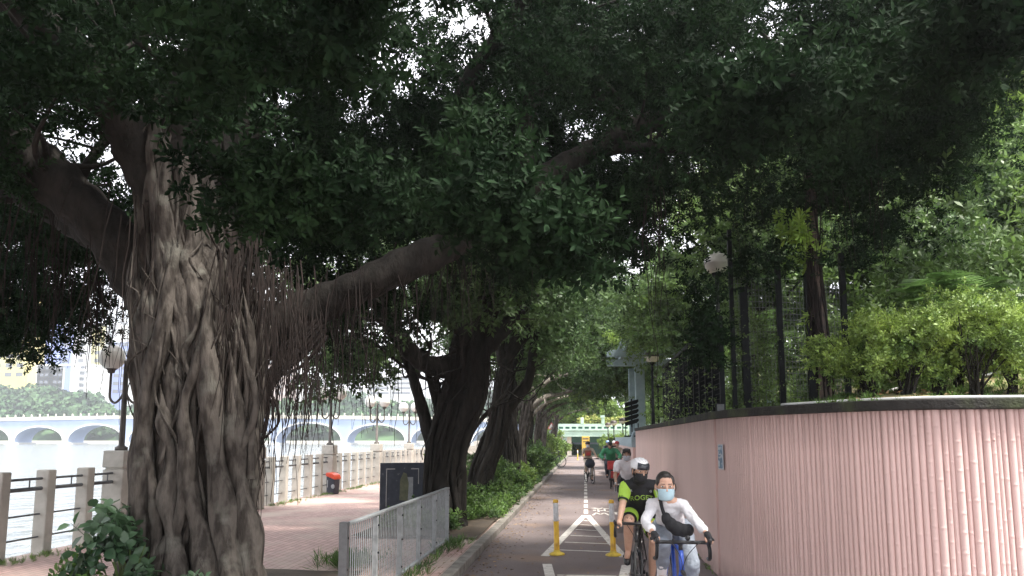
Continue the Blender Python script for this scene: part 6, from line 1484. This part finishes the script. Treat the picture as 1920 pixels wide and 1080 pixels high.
MB().box((0, 0, 0), (.30, .16, .24)).build('pouch', 'red_cloth', rb, bevel=.03); MB().box((0, -.086, .04), (.28, .02, .05)).build('flap', 'red_cloth', rb, bevel=.006)
# ---------------- riders half hidden behind
def back_rider(px, Y, lab, blab, **k):
    x = A(px, 840, Y)[0]; bicycle(blab, x, Y+.55, 0, drop=False, barz=.96, ped=1, spokes=False)
    rider(lab, x, Y+.55, 0, dict(dict(pelvis=(0, -.20, .94), chest=(0, -.02, 1.22), neck=(0, .02, 1.37), head=(0, .06, 1.50), shoulder=[(-.17, 0, 1.31), (.17, 0, 1.31)], elbow=[(-.27, .15, 1.10), (.27, .15, 1.10)],
        wrist=[(-.26, .38, 1.02), (.26, .38, 1.02)], grip=[(-.25, .50, .98), (.25, .50, .98)], hip=[(-.09, -.17, .93), (.09, -.17, .93)], knee=[(-.13, .14, .62), (.13, .22, .84)], ankle=[(-.12, -.04, .20), (.12, .03, .50)],
        girth=1.0, sleeve=.6, bottom='navy_cloth', leg=2, hair='short', vox=.014, eyes=False), **k))
back_rider(1158, 31.0, 'rider in a red cap half hidden behind the green jacket', 'bicycle hidden behind the green jacket under the red capped rider', shirt='beige_cloth', helmet='red_cloth', vents='red_cloth')
back_rider(1152, 37.5, 'rider in a black and white helmet behind the red cap', 'bicycle of the rider in the black and white helmet', shirt='black_cloth', helmet='helmet_white', vents='black_plastic')
back_rider(1140, 39.5, 'rider in a pale blue helmet farthest back in the group', 'bicycle of the rider in the pale blue helmet', shirt='navy_cloth', helmet='helmet_blue', vents='helmet_white')
x_ = A(1064, 835, 75.5)[0]
rider('person in dark clothes standing far off under the left end of the footbridge', x_, 75.5, R(20), dict(
    pelvis=(0, 0, .92), chest=(0, .01, 1.25), neck=(0, .01, 1.42), head=(0, .02, 1.56), shoulder=[(-.17, 0, 1.38), (.17, 0, 1.38)], elbow=[(-.23, 0, 1.10), (.23, 0, 1.10)],
    wrist=[(-.24, .08, .86), (.24, .08, .86)], grip=[(-.24, .12, .78), (.24, .12, .78)], hip=[(-.09, 0, .90), (.09, 0, .90)], knee=[(-.10, .02, .48), (.10, .02, .48)], ankle=[(-.10, 0, .10), (.10, 0, .10)],
    shirt='black_cloth', sleeve=.6, bottom='navy_cloth', leg=2, hair='short', vox=.018, eyes=False))
# ---------------- parked bicycle in the bushes
pb = bicycle('bicycle parked among the bushes with its wheel sticking out beside the kerb', -1.95, 43.0, R(72), frame='bike_black', drop=False, ped=1, spokes=False)
pb.location.z = .12
# ------------------------------------------------------------------ air
hz_ = MB().box2((-1600, -120, -3.6), (1600, 2100, 140)).build('haze', 'kerb_stone')
hm_ = bpy.data.materials.new('haze'); hm_.use_nodes = True; n = hm_.node_tree; n.nodes.clear()
o_ = n.nodes.new('ShaderNodeOutputMaterial'); v_ = n.nodes.new('ShaderNodeVolumePrincipled'); v_.inputs['Color'].default_value = (.90, .94, 1, 1); v_.inputs['Density'].default_value = .0006; v_.inputs['Anisotropy'].default_value = .3
n.links.new(v_.outputs[0], o_.inputs['Volume']); hz_.data.materials.clear(); hz_.data.materials.append(hm_)
hz_['kind'] = 'stuff'; hz_['label'] = 'pale humid air over the river and path'
